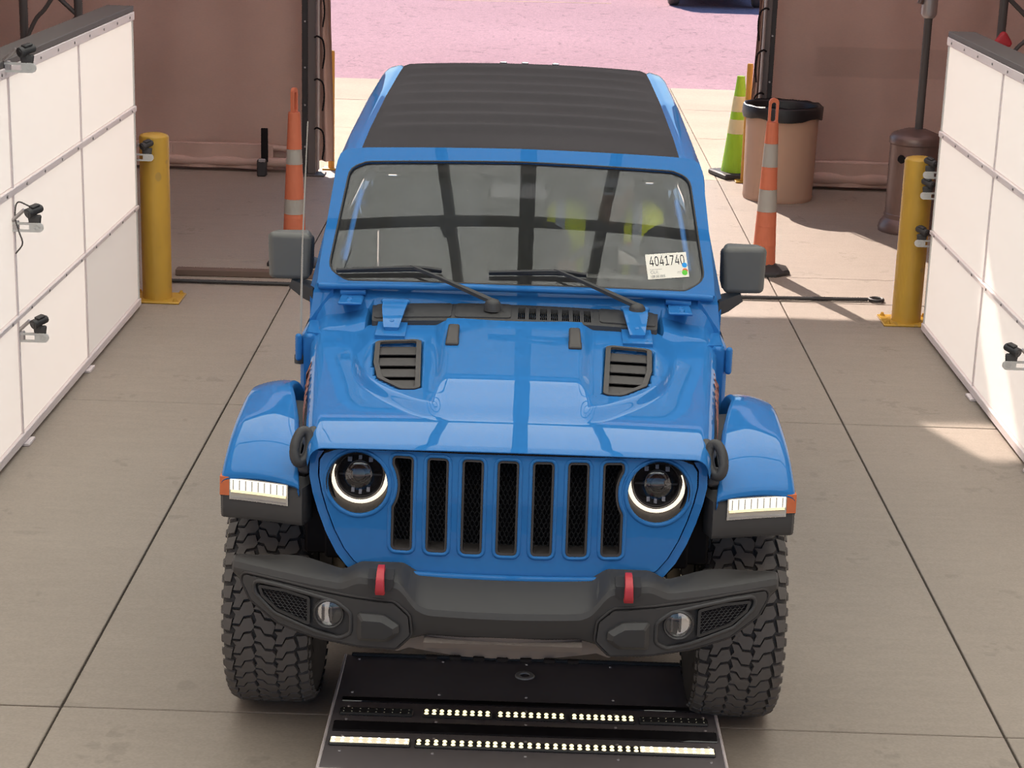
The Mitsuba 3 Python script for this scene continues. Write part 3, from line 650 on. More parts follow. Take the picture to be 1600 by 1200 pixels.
for sl in slots:
    rim(sl.buffer(.003), .0065, 0, PAINT, 'slot_rim', GR, .001)
    b = put('slot_bezel', plate(sl.difference(sl.buffer(-.0105, join_style=1)), .085, lambda v: np.stack([v[:, 0], yg(v[:, 0], v[:, 1]) + .002 + v[:, 2], v[:, 1]], -1), .03), BEZEL, GR, smooth=30)
    # honeycomb of crossing wires
    inn = sl.buffer(-.008); x0, z0, x1, z1 = inn.bounds; ms = []
    nx = 4; px = (x1 - x0) / nx; pz = .0150; rows = int((z1 - z0) / pz)
    for r_ in range(rows + 1):
        pts = []
        for c in range(2 * nx + 1):
            x = x0 + c * px / 2; z = z0 + r_ * pz + (.0050 if (c + r_) % 2 else -.0050)
            pts.append((x, z))
        ls = sg.LineString(pts).intersection(inn)
        for l in (ls.geoms if hasattr(ls, 'geoms') else [ls]):
            if l.length > .006:
                c_ = np.array(l.coords); ms.append(tube(np.stack([c_[:, 0], yg(c_[:, 0], c_[:, 1]) + .078, c_[:, 1]], -1), .0034, 4))
        for c in range(2 * nx + 1):
            if (c + r_) % 2:
                x = x0 + c * px / 2; z = z0 + r_ * pz
                if inn.contains(sg.Point(x, z + .005)) and inn.contains(sg.Point(x, z + pz - .005)): ms.append(tube(np.array([(x, yg(x, z) + .078, z + .005), (x, yg(x, z) + .078, z + pz - .005)]), .0034, 4))
    put('honeycomb', cat(*ms), DARKP, GR, smooth=False, kind='stuff')
    put('slot_backing', plate(inn.buffer(.006), .004, lambda v: np.stack([v[:, 0], yg(v[:, 0], v[:, 1]) + .095 + v[:, 2], v[:, 1]], -1), .05), BLACK, GR)
for s in (-1, 1): rim(sg.Point(s * HLC[0], HLC[1]).buffer(.1045, quad_segs=12), .008, 0, PAINT, 'headlight_rim', GR, .002)
# crease along the foot of the grille
xs = np.linspace(-.30, .30, 30); put('lower_lip', tube(np.stack([xs, yg(xs, .69) - .012, np.full_like(xs, .690)], -1), .012, 10), PAINT, GR, smooth=True)
# outer strip around the grille, with a dark seam behind it
st = gp.buffer(.034, quad_segs=6).difference(gp.buffer(.0055, quad_segs=6)).intersection(sg.box(-1, .66, 1, 1.058))
put('grille_surround', plate(st, .05, lambda v: np.stack([v[:, 0], yg(v[:, 0], v[:, 1]) + .010 + v[:, 2], v[:, 1]], -1), .022), PAINT, V, smooth=25)
put('seam_backing', plate(gp.buffer(.02).difference(gp.buffer(-.03)).intersection(sg.box(-1, 0, 1, 1.0945)), .006, lambda v: np.stack([v[:, 0], yg(v[:, 0], v[:, 1]) + .034 + v[:, 2], v[:, 1]], -1), .05), BLACK, V)
put('radiator_backing', cbox(-.60, .60, -.40, -.38, .66, 1.06, .01), BLACK, V)

xs = np.linspace(-.592, .592, 80); zt_ = np.interp(np.abs(xs), [g[0] for g in gl[:5]], [g[1] for g in gl[:5]]) + .0035
put('hood_seal', tube(np.stack([xs, yg(xs, zt_) - .0045, zt_], -1), .0042, 8), BLACK, V, smooth=True)
# headlights
HALO = mat('halo_lens', two({'type': 'diffuse', 'reflectance': rgb(.7, .66, .6)}))
for s in (1, -1):
    c = np.array([s * HLC[0], float(yg(HLC[0], HLC[1])), HLC[1]])
    H = put('headlight', lathe([(.1025, .004), (.100, .010), (.0955, .084), (.074, .092), (.072, .11)], 48, 'y', at=c), BEZEL, V, smooth=30)
    a0, a1 = math.radians(-205), math.radians(28); aa = np.linspace(a0, a1, 60)
    rr = .0075 * np.clip(np.minimum(aa - a0, a1 - aa) / .7, .35, 1)
    pts = np.stack([c[0] + s * -.0870 * np.cos(aa), np.full_like(aa, c[1] + .078), c[2] + .0870 * np.sin(aa)], -1)
    k = put('halo_ring', tube(pts, rr, 10), HALO, H, smooth=True, label='lit white halo ring')
    scene[k]['emitter'] = {'type': 'area', 'radiance': rgb(1.15, .96, .74), 'sampling_weight': .3}
    c = c + [0, .032, 0]
    put('reflector_bowl', lathe([(.0795, .040), (.076, .062), (.060, .095), (.030, .11), (0, .112)], 40, 'y', at=c), GLOSSB, H)
    put('lens', lathe([(0, .004), (.030, .0075), (.055, .018), (.072, .032), (.080, .044)], 44, 'y', at=c), GLASS, H, smooth=True)
    put('projector', cat(lathe([(.026, .075), (.026, .060), (.020, .052), (.0, .050)], 24, 'y', at=c + [s * .004, 0, .004]), lathe([(.034, .085), (.034, .068), (.028, .066), (.028, .085)], 28, 'y', at=c + [s * .004, 0, .004])), GLOSSB, H)
    put('projector_ring', lathe([(.040, .080), (.040, .074), (.036, .072), (.036, .080)], 30, 'y', at=c + [s * .004, 0, .004]), DGREY, H)
    for q, (u, w_, hh) in enumerate(((-.034, .020, .050), (.034, .020, .050), (-.024, .016, -.054), (.0, .014, -.060), (.026, .016, -.052), (0, .016, .058))):
        put('reflector_facet', hull([c + [u + a, y, hh + b] for a in (-w_ / 3, w_ / 3) for y, b in ((.060, -.007), (.080, -.009), (.066, .007), (.082, .009))]), 'mat_facet', H)
    put('divider', cbox(c[0] - .070, c[0] + .070, c[1] + .062, c[1] + .085, c[2] - .004, c[2] + .003, .001), DARKP, H)

# front fenders: blue top, dark flare with lamps
def fender_pts(s):
    prof = [(-.435, .945), (-.425, .962), (-.40, .978), (-.34, 1.004), (-.24, 1.034), (-.10, 1.056), (.05, 1.066), (.16, 1.067), (.28, 1.050), (.42, 1.012), (.56, .955), (.64, .90)]
    pr = bez(*prof, n=5); out = []
    for y, z in pr:
        fr = 1 - sstep(-.44, .05, y)
        xi = np.interp(y, [-.5, -.42, -.1, .2, .6], [.664, .672, .715, .778, .785]); xo = .936
        row = []
        def zz(t, d): return z + d + .012 * math.sin(math.pi * t) - .004 * fr * (1 - t) + .018 * (1 - t) * sstep(-.1, .2, y) 
        sec = [(xi + .006, -.20 * float(sstep(-.30, -.05, y)) - .014, 0), (xi + .001, -.03, 0), (xi, -.012, 0), (xi + .004, -.003, 0), (xi + .016, 0, 0)]
        for t in np.linspace(.08, .90, 12): sec.append((xi + (xo - xi) * t, 0, t))
        sec += [(xo - .012, -.003, 1), (xo - .004, -.010, 1), (xo, -.022, 1), (xo + .001, -.052, 1)]
        for x, d, t in sec:
            tt = min(1.0, max(0.0, (x - xi) / (xo - xi)))
            row.append((s * x, y - .075 * (1 - tt) ** 1.3 * (1 - sstep(-.42, .1, y)), zz(tt, d) - .010 * tt - .010 * (1 - sstep(-.40, -.2, y)) * 0))
        out.append(row)
    P = np.array(out)
    f0 = P[0].copy(); f0[:, 1] += .02; f0[:, 2] -= .012
    return np.concatenate([f0[None], P])
def front_y(x): # front face of the fender block at |x|
    tt = np.clip((x - .668) / .268, 0, 1); return -.432 - .075 * (1 - tt) ** 1.3
LAMPW = mat('lamp_lens', two({'type': 'plastic', 'diffuse_reflectance': rgb(.46, .43, .39)}))
for s in (1, -1):
    FE = put('front_fender', grid(fender_pts(s), flip=(s < 0)), PAINT, V, smooth=True)
    # dark flare: front block and arch
    xs = np.array([.640, .662, .69, .74, .80, .86, .905, .928, .937]); secs = []
    for x in xs:
        y = front_y(x) + (.012 if x in (.640, .937) else 0) + (.05 if x == .640 else 0); zb = .803 + .006 * (.93 - x) / .3; zt = .942 - .008 * (.93 - x) / .27
        secs.append([(s * x, y + .030, zb - .004), (s * x, y + .008, zb), (s * x, y, zb + .014), (s * x, y - .002, zb + .05), (s * x, y + .004, zt - .012), (s * x, y + .012, zt), (s * x, y + .10, zt + .01), (s * x, y + .16, zb + .06)])
    FL = put('fender_flare', loft(np.array(secs)), GREYP, FE, smooth=35)
    arch = bez((-.36, .86), (-.28, .93), (-.10, .985), (.10, .998), (.28, .98), (.44, .91), (.58, .78), (.66, .66), n=6); rows = []
    for y, z in arch: rows.append([(s * .70, y, z + .012), (s * .925, y, z + .030), (s * .942, y, z + .022), (s * .944, y, z - .018), (s * .935, y, z - .03), (s * .70, y, z - .03)])
    put('flare_arch', loft(np.array(rows)), GREYP, FE, smooth=35)
    def strip(x0, x1, z0, z1, d0, d1, n=10, tilt=0):
        xs = np.linspace(x0, x1, n); R = []
        for x in xs:
            y = float(front_y(x)); sl = .022 * (.91 - x)
            R.append([(s * x, y + d0, z0 + sl * .3), (s * x, y + d1, z0 + sl * .3), (s * x, y + d1 + .004, z1 + sl * .3), (s * x, y + d0, z1 + sl * .3)])
        return loft(np.array(R))
    LM = put('running_lamp', strip(.708, .906, .872, .944, .02, -.0052), LAMPW, FE, smooth=False, label='clear front lamp with a lit upper strip')
    k = put('light_strip', strip(.713, .902, .906, .941, .0, -.0095), HALO, LM, smooth=False)
    scene[k]['emitter'] = {'type': 'area', 'radiance': rgb(.92, .84, .68), 'sampling_weight': .2}
    for q in range(9):
        x = .722 + q * .021; put('lens_rib', strip(x, x + .003, .908, .940, -.006, -.0125, 2), LAMPW, LM, smooth=False)
    k = put('amber_strip', strip(.715, .900, .898, .906, .0, -.0105), HALO, LM, smooth=False)
    scene[k]['emitter'] = {'type': 'area', 'radiance': rgb(.90, .66, .22), 'sampling_weight': .2}
    put('chrome_band', strip(.716, .900, .878, .884, -.004, -.0075), 'mat_facet', LM, smooth=False)
    put('side_marker', strip(.9065, .9375, .884, .946, .03, -.005, 4), AMBER, FE, smooth=False, label='amber side marker')
    put('inner_liner', cat(cbox(min(s * .58, s * .67), max(s * .58, s * .67), -.36, .60, .66, 1.0, .01), hull([(s * x, y, z) for x in (.60, .93) for y, z in ((-.34, .85), (-.20, .93), (.10, .97), (.40, .92), (.36, .90), (.10, .95), (-.2, .91))])), BLACK, FE)
    # rubber hood latch
    b = np.array([s * .662, -.44, 1.035]); aa = np.linspace(0, 2 * np.pi, 28, endpoint=False)
    lp = np.stack([b[0] + s * (.022 * np.cos(aa) - .002 * np.sin(aa)) + s * .006, b[1] - .010 + .030 * np.sin(aa) - .016 * np.cos(aa), b[2] + .026 + .045 * np.sin(aa)], -1)
    LT = put('hood_latch', tube(lp, .0165, 10, True), BLACKP, V, smooth=True)
    put('latch_base', rhull([(s * .655, -.455, .985), (s * .668, -.45, .985), (s * .655, -.44, 1.02), (s * .672, -.44, 1.02)], .014), BLACKP, LT)
    put('latch_catch', rhull([(s * .642, -.415, 1.075), (s * .640, -.37, 1.088), (s * .655, -.39, 1.06)], .019), BLACKP, LT)

# front bumper
def by(x, y0): return y0 + .20 * (np.abs(x) / .86) ** 2
BP = 0
def bump_sec(x):
    "closed section (y, z) of the bumper body at x >= 0"
    tw = float(sstep(.27, .335, x) * (1 - sstep(.45, .53, x)))            # hook tower
    wing = float(sstep(.23, .36, x))
    zt = .695 + .030 * tw + .022 * float(sstep(.50, .66, x)) - .030 * float(sstep(.66, .87, x))               # top at the back
    zc = (1 - wing) * .640 + wing * np.interp(x, [.3, .5, .86], [.694, .694, .706]) + .030 * tw   # front crease
    zb = np.interp(x, [0, .24, .34, .46, .60, .72, .82, .87], [.538, .538, .505, .495, .505, .530, .585, .640])
    yf = float(by(x, -.765)); yb = max(-.56, yf + .135)
    yt = yf + .030 + .03 * (1 - wing)
    zm = zc - .02
    return np.array([(yb + .02, zb + .02), (yf + .05, zb - .004), (yf + .030, zb), (yf + .020, zb + .010), (yf + .009 * (1 - wing) - .002 * wing, (zb + zm) / 2), (yf - .002, zm - .004), (yf + .008, zm + .014), (yf + .022, zc), (yt + .02, (zc * .5 + zt * .5) if wing < .5 else zc + .006), (yb - .05, zt - .003), (yb - .02, zt), (yb, zt - .012)])
xs = np.concatenate([np.linspace(0, .22, 8), np.linspace(.235, .55, 40), np.linspace(.57, .84, 14), [.862, .876, .883]])
R = []
for x in xs:
    S = bump_sec(min(x, .87))
    if x > .84:
        c = S.mean(0); S = c + (S - c) * {.862: .97, .876: .88, .883: .70}[round(float(x), 3)]
    R.append(np.stack([np.full(len(S), x), S[:, 0], S[:, 1]], -1))
R = np.array(R); full = np.concatenate([R[:0:-1] * [-1, 1, 1], R])
BU = put('front_bumper', loft(full), GREYP, V, smooth=22)
def bf(off): return lambda v: np.stack([v[:, 0], by(v[:, 0], -.765) + off - v[:, 2], v[:, 1]], -1)
pod = sg.Polygon([(.845, .668), (.842, .640), (.815, .588), (.724, .528), (.60, .503), (.463, .494), (.338, .500), (.294, .548), (.300, .608), (.346, .648), (.47, .648), (.602, .655), (.72, .664)]).buffer(-.015).buffer(.015, quad_segs=5)
recess = sg.Polygon([(.800, .652), (.795, .618), (.735, .565), (.60, .527), (.52, .516), (.488, .536), (.488, .598), (.530, .626), (.627, .640), (.72, .650)]).buffer(-.012).buffer(.012, quad_segs=4)
padp = sg.Polygon([(.462, .608), (.375, .612), (.326, .582), (.326, .552), (.362, .522), (.462, .514)]).buffer(-.008).buffer(.008)
for s in (1, -1):
    mk = lambda off, s=s: (lambda v: np.stack([s * v[:, 0], by(v[:, 0], -.765) + off - v[:, 2], v[:, 1]], -1))
    PD = put('lamp_pod', plate(pod.difference(recess), .030, mk(.018), .03), GREYP, BU, smooth=25)
    p = ring_pts(pod.buffer(.006), .014); put('pod_groove', tube(np.stack([s * p[:, 0], by(p[:, 0], -.765) - .001, p[:, 1]], -1), .0055, 6, True), RUBBER2, BU, smooth=True)
    p = ring_pts(recess.buffer(.006), .014); put('recess_lip', tube(np.stack([s * p[:, 0], by(p[:, 0], -.765) - .011, p[:, 1]], -1), .0075, 8, True), GREYP, PD, smooth=True)
    put('recess_bed', plate(recess.buffer(.004), .004, mk(.0005), .04), DARKP, PD, smooth=25)
    # raised pad: chamfered block
    p0 = ring_pts(padp, .012); pc = p0.mean(0); R3 = []
    for k_, off in ((1.0, -.008), (.985, -.022), (.74, -.040), (.70, -.041)):
        q = pc + (p0 - pc) * (k_, k_ if k_ > .9 else k_ - .10); R3.append(np.stack([s * q[:, 0], by(q[:, 0], -.765) + off, q[:, 1]], -1))
    put('end_pad', loft(np.array(R3[:3])), GREYP, PD, smooth=20); put('pad_face', loft(np.array(R3[2:])), DARKP, PD, smooth=20)
    # grille mesh beside the fog lamp
    msh = sg.Polygon([(.785, .640), (.775, .612), (.725, .573), (.622, .545), (.622, .630), (.70, .642)]).buffer(-.004)
    put('mesh_frame', plate(msh.buffer(.010).difference(msh), .012, mk(-.004), .03), DARKP, PD, smooth=25)
    ms = []; n = 0
    for r_ in range(12):
        z = .545 + r_ * .0095; ls = sg.LineString([(.61 + c * .0075, z + (.003 if (c + r_) % 2 else -.003)) for c in range(26)]).intersection(msh)
        for l in (ls.geoms if hasattr(ls, 'geoms') else [ls]):
            if l.length > .008:
                c_ = np.array(l.coords); ms.append(tube(np.stack([s * c_[:, 0], by(c_[:, 0], -.765) - .009, c_[:, 1]], -1), .0019, 4))
    put('mesh', cat(*ms), BLACKP, PD, smooth=False, kind='stuff')
    put('mesh_backing', plate(msh.buffer(.002), .003, mk(-.0035), .04), BLACK, PD)
    c = np.array([s * .553, float(by(.553, -.765)) - .004, .590])
    FG = put('fog_lamp', lathe([(.052, .002), (.050, -.012), (.042, -.014), (.040, .000)], 32, 'y', at=c), BLACKP, PD, smooth=30)
    put('lamp_bowl', lathe([(.041, -.008), (.036, .0), (0, .002)], 28, 'y', at=c), CHROME, FG)
    for dx in (-.020, .006): put('lamp_divider', cbox(c[0] + dx - .004, c[0] + dx + .004, c[1] - .010, c[1], c[2] - .026, c[2] + .022, .001), DGREY, FG)
    put('lamp_lens', lathe([(0, -.018), (.024, -.0165), (.0405, -.011)], 30, 'y', at=c), GLASS, FG, smooth=True)
    put('lamp_brow', lathe([(.042, -.016), (.046, -.020), (.049, -.012)], 32, 'y', at=c), GREYP, FG)
    # tow hook in its pocket
    xh = s * .388; PK = put('hook_pocket', hull([(xh + a, y, z) for a in (-.040, .040) for y, z in ((-.738, .7285), (-.67, .7365), (-.67, .72), (-.735, .70))] + [(xh + a, -.743, .690) for a in (-.022, .022)]), DARKP, BU)
    hk = bez((xh, -.675, .730), (xh, -.695, .750), (xh, -.73, .752), (xh, -.760, .735), (xh, -.768, .708), (xh, -.760, .692), n=6)
    sec = np.array([(-.012, -.010), (.012, -.010), (.014, 0), (.012, .010), (-.012, .010), (-.014, 0)]); t_ = np.gradient(hk, axis=0); t_ /= np.linalg.norm(t_, axis=1)[:, None]
    nrm = np.stack([t_[:, 0] * 0, -t_[:, 2], t_[:, 1]], -1); rows = hk[:, None] + sec[None, :, :1] * np.array([1.0, 0, 0]) * np.linspace(.75, 1.15, len(hk))[:, None, None] + sec[None, :, 1:] * nrm[:, None]
    put('tow_hook', loft(rows), RED, BU, smooth=35, label='red tow hook')
    put('bumper_bracket', cbox(min(s * .33, s * .41), max(s * .33, s * .41), -.56, -.2, .52, .66, .01), BLACK, BU)
# skid plate under the bumper
sk = [(-.465, .488), (-.34, .446), (-.30, .470), (-.12, .458), (.12, .458), (.30, .470), (.34, .446), (.465, .488), (.46, .53), (.26, .545), (-.26, .545), (-.46, .53)]
SKID = satin('skid_grey', (.34, .28, .25), .35)
put('skid_plate', plate(rpoly(sk, .006), .03, lambda v: np.stack([v[:, 0], -.735 + .12 * (v[:, 0] / .5) ** 2 + .4 * (.53 - v[:, 1]) + v[:, 2], v[:, 1]], -1), .03), SKID, V, smooth=25)
xs = np.linspace(-.25, .25, 20); put('skid_step', loft(np.array([[(x, -.752, .525), (x, -.735, .500), (x, -.70, .500), (x, -.70, .53)] for x in xs])), SKID, V, smooth=20)
for q in range(7):
    x = -.225 + q * .075; put('skid_slot', cbox(x - .018, x + .018, -.72, -.70, .452, .463, .002), BLACK, V)

# wheels with tread blocks
TR, TWD, WZ = .415, .285, .405
def crown(v): return TR - .012 - .25 * v ** 2 - 9.0 * np.clip(np.abs(v) - .105, 0, 1) ** 2
NP = 46; PIT = 2 * math.pi / NP
def block_mesh(poly, h):
    "poly in (v across, u along in metres)"
    g = sg.polygon.orient(poly, 1.0); c = np.array(g.exterior.coords)[:-1]; top = np.array(g.buffer(-.0022, join_style=2).exterior.coords)[:-1]
    if len(top) != len(c): top = c * .94 + c.mean(0) * .06
    def to3(p, hh):
        r = crown(p[:, 0]) + hh; a = p[:, 1] / TR; return np.stack([p[:, 0], -r * np.cos(a), r * np.sin(a)], -1)
    cs = m3.CrossSection([c]); me = m3.Manifold.extrude(cs, 1.0).to_mesh(); v = np.array(me.vert_properties[:, :3], float); f = np.array(me.tri_verts, int)
    w = v[:, 2]; pc = v[:, :2].mean(0); p = v[:, :2] * np.where(w > .5, .93, 1.0)[:, None] + pc * np.where(w > .5, .07, 0)[:, None]
    m = TM(to3(p, np.where(w > .5, h, -.004)), f)
    if m.volume < 0: m.invert()
    return m
Lp = TR * PIT
cols = []
for q, vc in enumerate((-.0705, 0, .0705)):
    fl = -1 if q % 2 else 1; w_ = .0335; zg = .011
    cut = [(-w_, -.30 * fl), (-.008, -.26 * fl - .06), (.006, .22 * fl - .02), (w_, .30 * fl)]
    pts = [(a, b - .435) for a, b in cut] + [(w_ + zg, .15 * fl)] + [(a, b + .435) for a, b in cut[::-1]] + [(-w_ + zg, -.15 * fl)]
    cols.append((sg.Polygon([(vc + a - zg / 2, b * Lp) for a, b in pts]), q * .37))
for sd in (-1, 1):
    cols.append((sg.Polygon([(sd * a, b * Lp) for a, b in ((.116, -.42), (.139, -.40), (.143, -.1), (.143, .10), (.139, .36), (.106, .40), (.111, .05))]), .2))
BLK = [block_mesh(p, .012) for p, _ in cols]
LUG = [block_mesh(sg.Polygon([(sd * a, b * Lp) for a, b in ((.1435, -.30), (.150, -.25), (.150, .25), (.1435, .30))]), .004) for sd in (-1, 1)]
blk_ply = [mikit.ply(b, RUBBER, smooth=False) for b in BLK]
def wheel(x, y, s, indiv):
    W = put('tyre', lathe([(.215, -.115), (.25, -.138), (.32, -.148), (.36, -.146), (.385, -.138), (float(crown(.125)), -.128), (float(crown(.105)), -.105), (float(crown(.05)), -.05), (float(crown(0)), 0), (float(crown(.05)), .05), (float(crown(.105)), .105), (float(crown(.125)), .128), (.385, .138), (.36, .146), (.32, .148), (.25, .138), (.215, .115)], 96, 'x', at=(x, y, WZ)), RUBBER2, V, smooth=35)
    rest = []; M0 = T().translate([x, y, WZ])
    for c, (poly, ph) in enumerate(cols):
        for q in range(NP):
            a = (q + ph) * PIT; d = math.degrees(a) % 360                      # 0 = front, 90 = up
            vis = indiv and (d < 118 or d > 292)
            if vis:
                k = numbered(W + '__tread_block'); scene[k] = {**blk_ply[c], 'to_world': M0 @ T().rotate([1, 0, 0], -math.degrees(a))}
            else: rest.append(move(BLK[c], (x, y, WZ), rx=-math.degrees(a)))
    put('tread_remainder', cat(*rest), RUBBER, W, smooth=False, kind='stuff')
    put('sidewall_lugs', cat(*[move(l, (x, y, WZ), rx=-q * math.degrees(PIT)) for l in LUG for q in range(NP)]), RUBBER, W, smooth=False, kind='stuff')
    RM = put('rim', lathe([(.218, s * -.11), (.222, s * .118), (.205, s * .112), (.19, s * .06), (.06, s * .05), (.05, s * .075), (0, s * .075)], 40, 'x', at=(x, y, WZ)), DGREY, W, smooth=30)
    for q in range(5):
        put('spoke', move(hull([(s * a, b, c_) for a, b, c_ in ((.055, -.03, .04), (.055, .03, .04), (.09, -.02, .05), (.09, .02, .05), (.10, -.028, .205), (.10, .028, .205), (.07, -.035, .205), (.07, .035, .205))]), (x, y, WZ), rx=q * 72), STEEL, RM)
for s in (1, -1):
    wheel(s * .798, 0, s, True); wheel(s * .798, 3.008, s, False)

# chassis
put('front_axle', cat(cyl((-.66, 0, WZ), (.66, 0, WZ), .045, 20), rhull([(-.24, -.04, WZ), (-.24, .06, WZ - .03), (-.16, 0, WZ)], .10)), BLACKP, V)
put('rear_axle', cat(cyl((-.66, 3.008, WZ), (.66, 3.008, WZ), .045, 20), rhull([(0, 2.95, WZ), (0, 3.06, WZ - .03)], .12)), BLACKP, V)
put('frame_rails', cat(cbox(-.46, -.37, -.55, 3.5, .50, .62, .01), cbox(.37, .46, -.55, 3.5, .50, .62, .01), cbox(-.40, .40, -.5, -.40, .50, .62, .01), cbox(-.40, .40, 1.2, 1.35, .46, .58, .01)), BLACK, V)
for s in (1, -1):
    aa = np.linspace(0, 2 * np.pi * 6, 90); put('coil_spring', tube(np.stack([s * .52 + .055 * np.cos(aa), .02 + .055 * np.sin(aa), .46 + .24 * aa / aa[-1]], -1), .009, 6), BLACKP, V)
    put('shock_absorber', cat(cyl((s * .60, -.06, .40), (s * .575, -.03, .60), .024, 14), cyl((s * .575, -.03, .60), (s * .555, -.01, .78), .012, 12)), satin('shock_pale', (.45, .38, .28), .3) if 'mat_shock_pale' not in scene else 'mat_shock_pale', V)
    put('sway_link', tube([(s * .50, -.30, .72), (s * .53, -.16, .55), (s * .56, -.05, .42)], .010, 8), STEEL, V)
put('engine_bay', cat(cbox(-.56, .56, -.36, .60, .62, 1.02, .02), cbox(-.45, .45, .0, 3.4, .60, .66, .01)), BLACK, V)

# windshield frame and glass in one bowed, sloping plane
ES = np.array([0, .5823, .8130]); EN = np.array([0, -.8130, .5823]); P0 = np.array([0, .851, 1.295])
def wsm(off=0.0):
    def f(v):
        bow = .030 * (1 - np.clip(v[:, 0] / .76, -1, 1) ** 2)
        return P0 + v[:, :1] * np.array([1.0, 0, 0]) + v[:, 1:2] * ES + (bow + off + v[:, 2])[:, None] * EN
    return f
def sy(z): return (z - 1.295) / .813
fo = [(.762, .0), (.757, .09), (.716, sy(1.715)), (.705, sy(1.742)), (.680, sy(1.757)), (.60, sy(1.762)), (0, sy(1.766))]
fpoly = sg.Polygon([(0, -.004), (.762, -.004)] + fo + [(-x, z) for x, z in fo[-2::-1]] + [(-.762, -.004)]).buffer(0)
gl_ = sg.Polygon([(.722, .060), (.664, sy(1.69)), (.60, sy(1.712)), (0, sy(1.720)), (-.60, sy(1.712)), (-.664, sy(1.69)), (-.722, .060), (-.65, .010), (0, .004), (.65, .010)]).buffer(-.055).buffer(.055, quad_segs=8)
WF = put('windshield_frame', plate(fpoly.difference(gl_), .030, wsm(-.012), .035), PAINT, V, smooth=25)
p = ring_pts(gl_.buffer(.001), .02); put('rubber_seal', tube(wsm(.015)(np.c_[p, np.zeros(len(p))]), .0042, 6, True), BLACKP, WF, smooth=True)
put('base_roll', tube(wsm(.012)(np.stack([np.linspace(-.755, .755, 40), np.full(40, -.012), np.zeros(40)], -1)), .013, 10), PAINT, WF, smooth=True)
def gsurf(poly, off, nx=40, ny=14):
    x0, y0, x1, y1 = poly.bounds; m = plate(poly, .0005, wsm(off), .05); v, f = m.vertices, m.faces
    n = m.face_normals; keep = (n @ EN) > .3; mm = TM(v, f[keep]); mm.remove_unreferenced_vertices(); return mm
WG = put('windshield', gsurf(gl_.buffer(.004), .004), DUSTY, V, smooth=True)
frit = gl_.difference(gl_.buffer(-.032).intersection(sg.box(-1, .052, 1, sy(1.685))).buffer(-.03).buffer(.03))
put('dark_border', plate(frit, .0008, wsm(-.0005), .04), matte('frit', .022, .02, .02), WG, smooth=False)
# inventory sticker inside the glass, at the lower right
ca, sa = math.cos(math.radians(7.5)), math.sin(math.radians(7.5))
def stk(off, cx=.5785, cy=sy(1.388)):
    b = wsm(off)
    def f(v):
        u, w_ = v[:, 0], v[:, 1]; return b(np.stack([cx + u * ca - w_ * sa, cy + u * sa + w_ * ca, v[:, 2]], -1))
    return f
SW, SH = .080, .052
ST = put('stock_sticker', plate(sg.box(-SW, -SH, SW, SH), .0006, stk(.0066), .05), PAPER, V, smooth=False, label='white paper sticker numbered 4041740 on the windshield')
def word(text, h, u, w_, m, squeeze=1.0, bold=False):
    t_ = meshkit.text_mesh(text, h, .0004, bold); v = t_.vertices.copy(); v[:, 0] = v[:, 0] * squeeze + u; v[:, 1] += w_
    put('lettering', TM(stk(.0073)(v), t_.faces), m, ST, smooth=False)
t_ = meshkit.text_mesh('4041740', .040, .0004); word('4041740', .040, -.068, .002, INK, .138 / t_.vertices[:, 0].max())
word('CUL', .0125, -.068, -.030, matte('grey_ink', .30, .28, .26))
bars = [sg.box(-.068 + q * .0052, -.047, -.068 + q * .0052 + .0016 + .0022 * ((q * 7) % 3) / 2, -.036) for q in range(11)]
put('barcode', plate(sg.MultiPolygon(bars), .0004, stk(.0073)), 'mat_grey_ink', ST, smooth=False)
put('fine_print', plate(sg.MultiPolygon([sg.box(-.068 + q * .008, -.0135, -.0625 + q * .008, -.0115) for q in range(6)] + [sg.box(-.02 + q * .007, .0465, -.0155 + q * .007, .0475) for q in range(6)] + [sg.box(.036, -.028, .055, -.0265), sg.box(.036, -.034, .05, -.0325)]), .0003, stk(.0073)), 'mat_grey_ink', ST, smooth=False)
for nm, c, u, w_, r in (('blue_dot', (.05, .32, .75), .068, -.002, .010), ('red_dot', (.70, .16, .08), .067, -.026, .0105), ('green_dot', (.16, .60, .08), .065, -.033, .0108)):
    put(nm, plate(sg.Point(u, w_).buffer(r, quad_segs=8), .0005 if nm != 'green_dot' else .0007, stk(.0073)), matte(nm, *c), ST, smooth=False)

# wipers
def wiper(px, xa, xb, xc):
    A = wsm(.028)(np.array([[xa, .043, 0], [xb, .052, 0], [xc, .047, 0]], float)); piv = np.array([px, .735, 1.262])
    W = put('wiper', cat(tube(np.array([A[0], A[1]]), .0075, 6), tube(np.array([A[1], A[2]]), .0075, 6), tube(bez(A[0] + EN * .012, A[1] + EN * .022, A[2] + EN * .012, n=6), .006, 6)), BLACKP, V)
    mid = A[1] + EN * .02; put('arm', loft(np.array([[p_ + d for d in (np.array([-w_, 0, 0]), np.array([-w_ * .6, -.004, .010]), np.array([w_ * .6, -.004, .010]), np.array([w_, 0, 0]), np.array([0, .004, -.006]))] for p_, w_ in ((mid, .010), (mid * .7 + piv * .3 + [0, 0, .006], .014), (mid * .35 + piv * .65 + [0, 0, .010], .021), (piv + [0, 0, .012], .026))])), GREYP, W, smooth=30)
    put('pivot', lathe([(0, .028), (.022, .020), (.030, .008), (.034, -.02), (0, -.02)], 20, at=piv), GREYP, W)
wiper(-.085, -.69, -.400, -.285); wiper(.462, -.105, .150, .268)

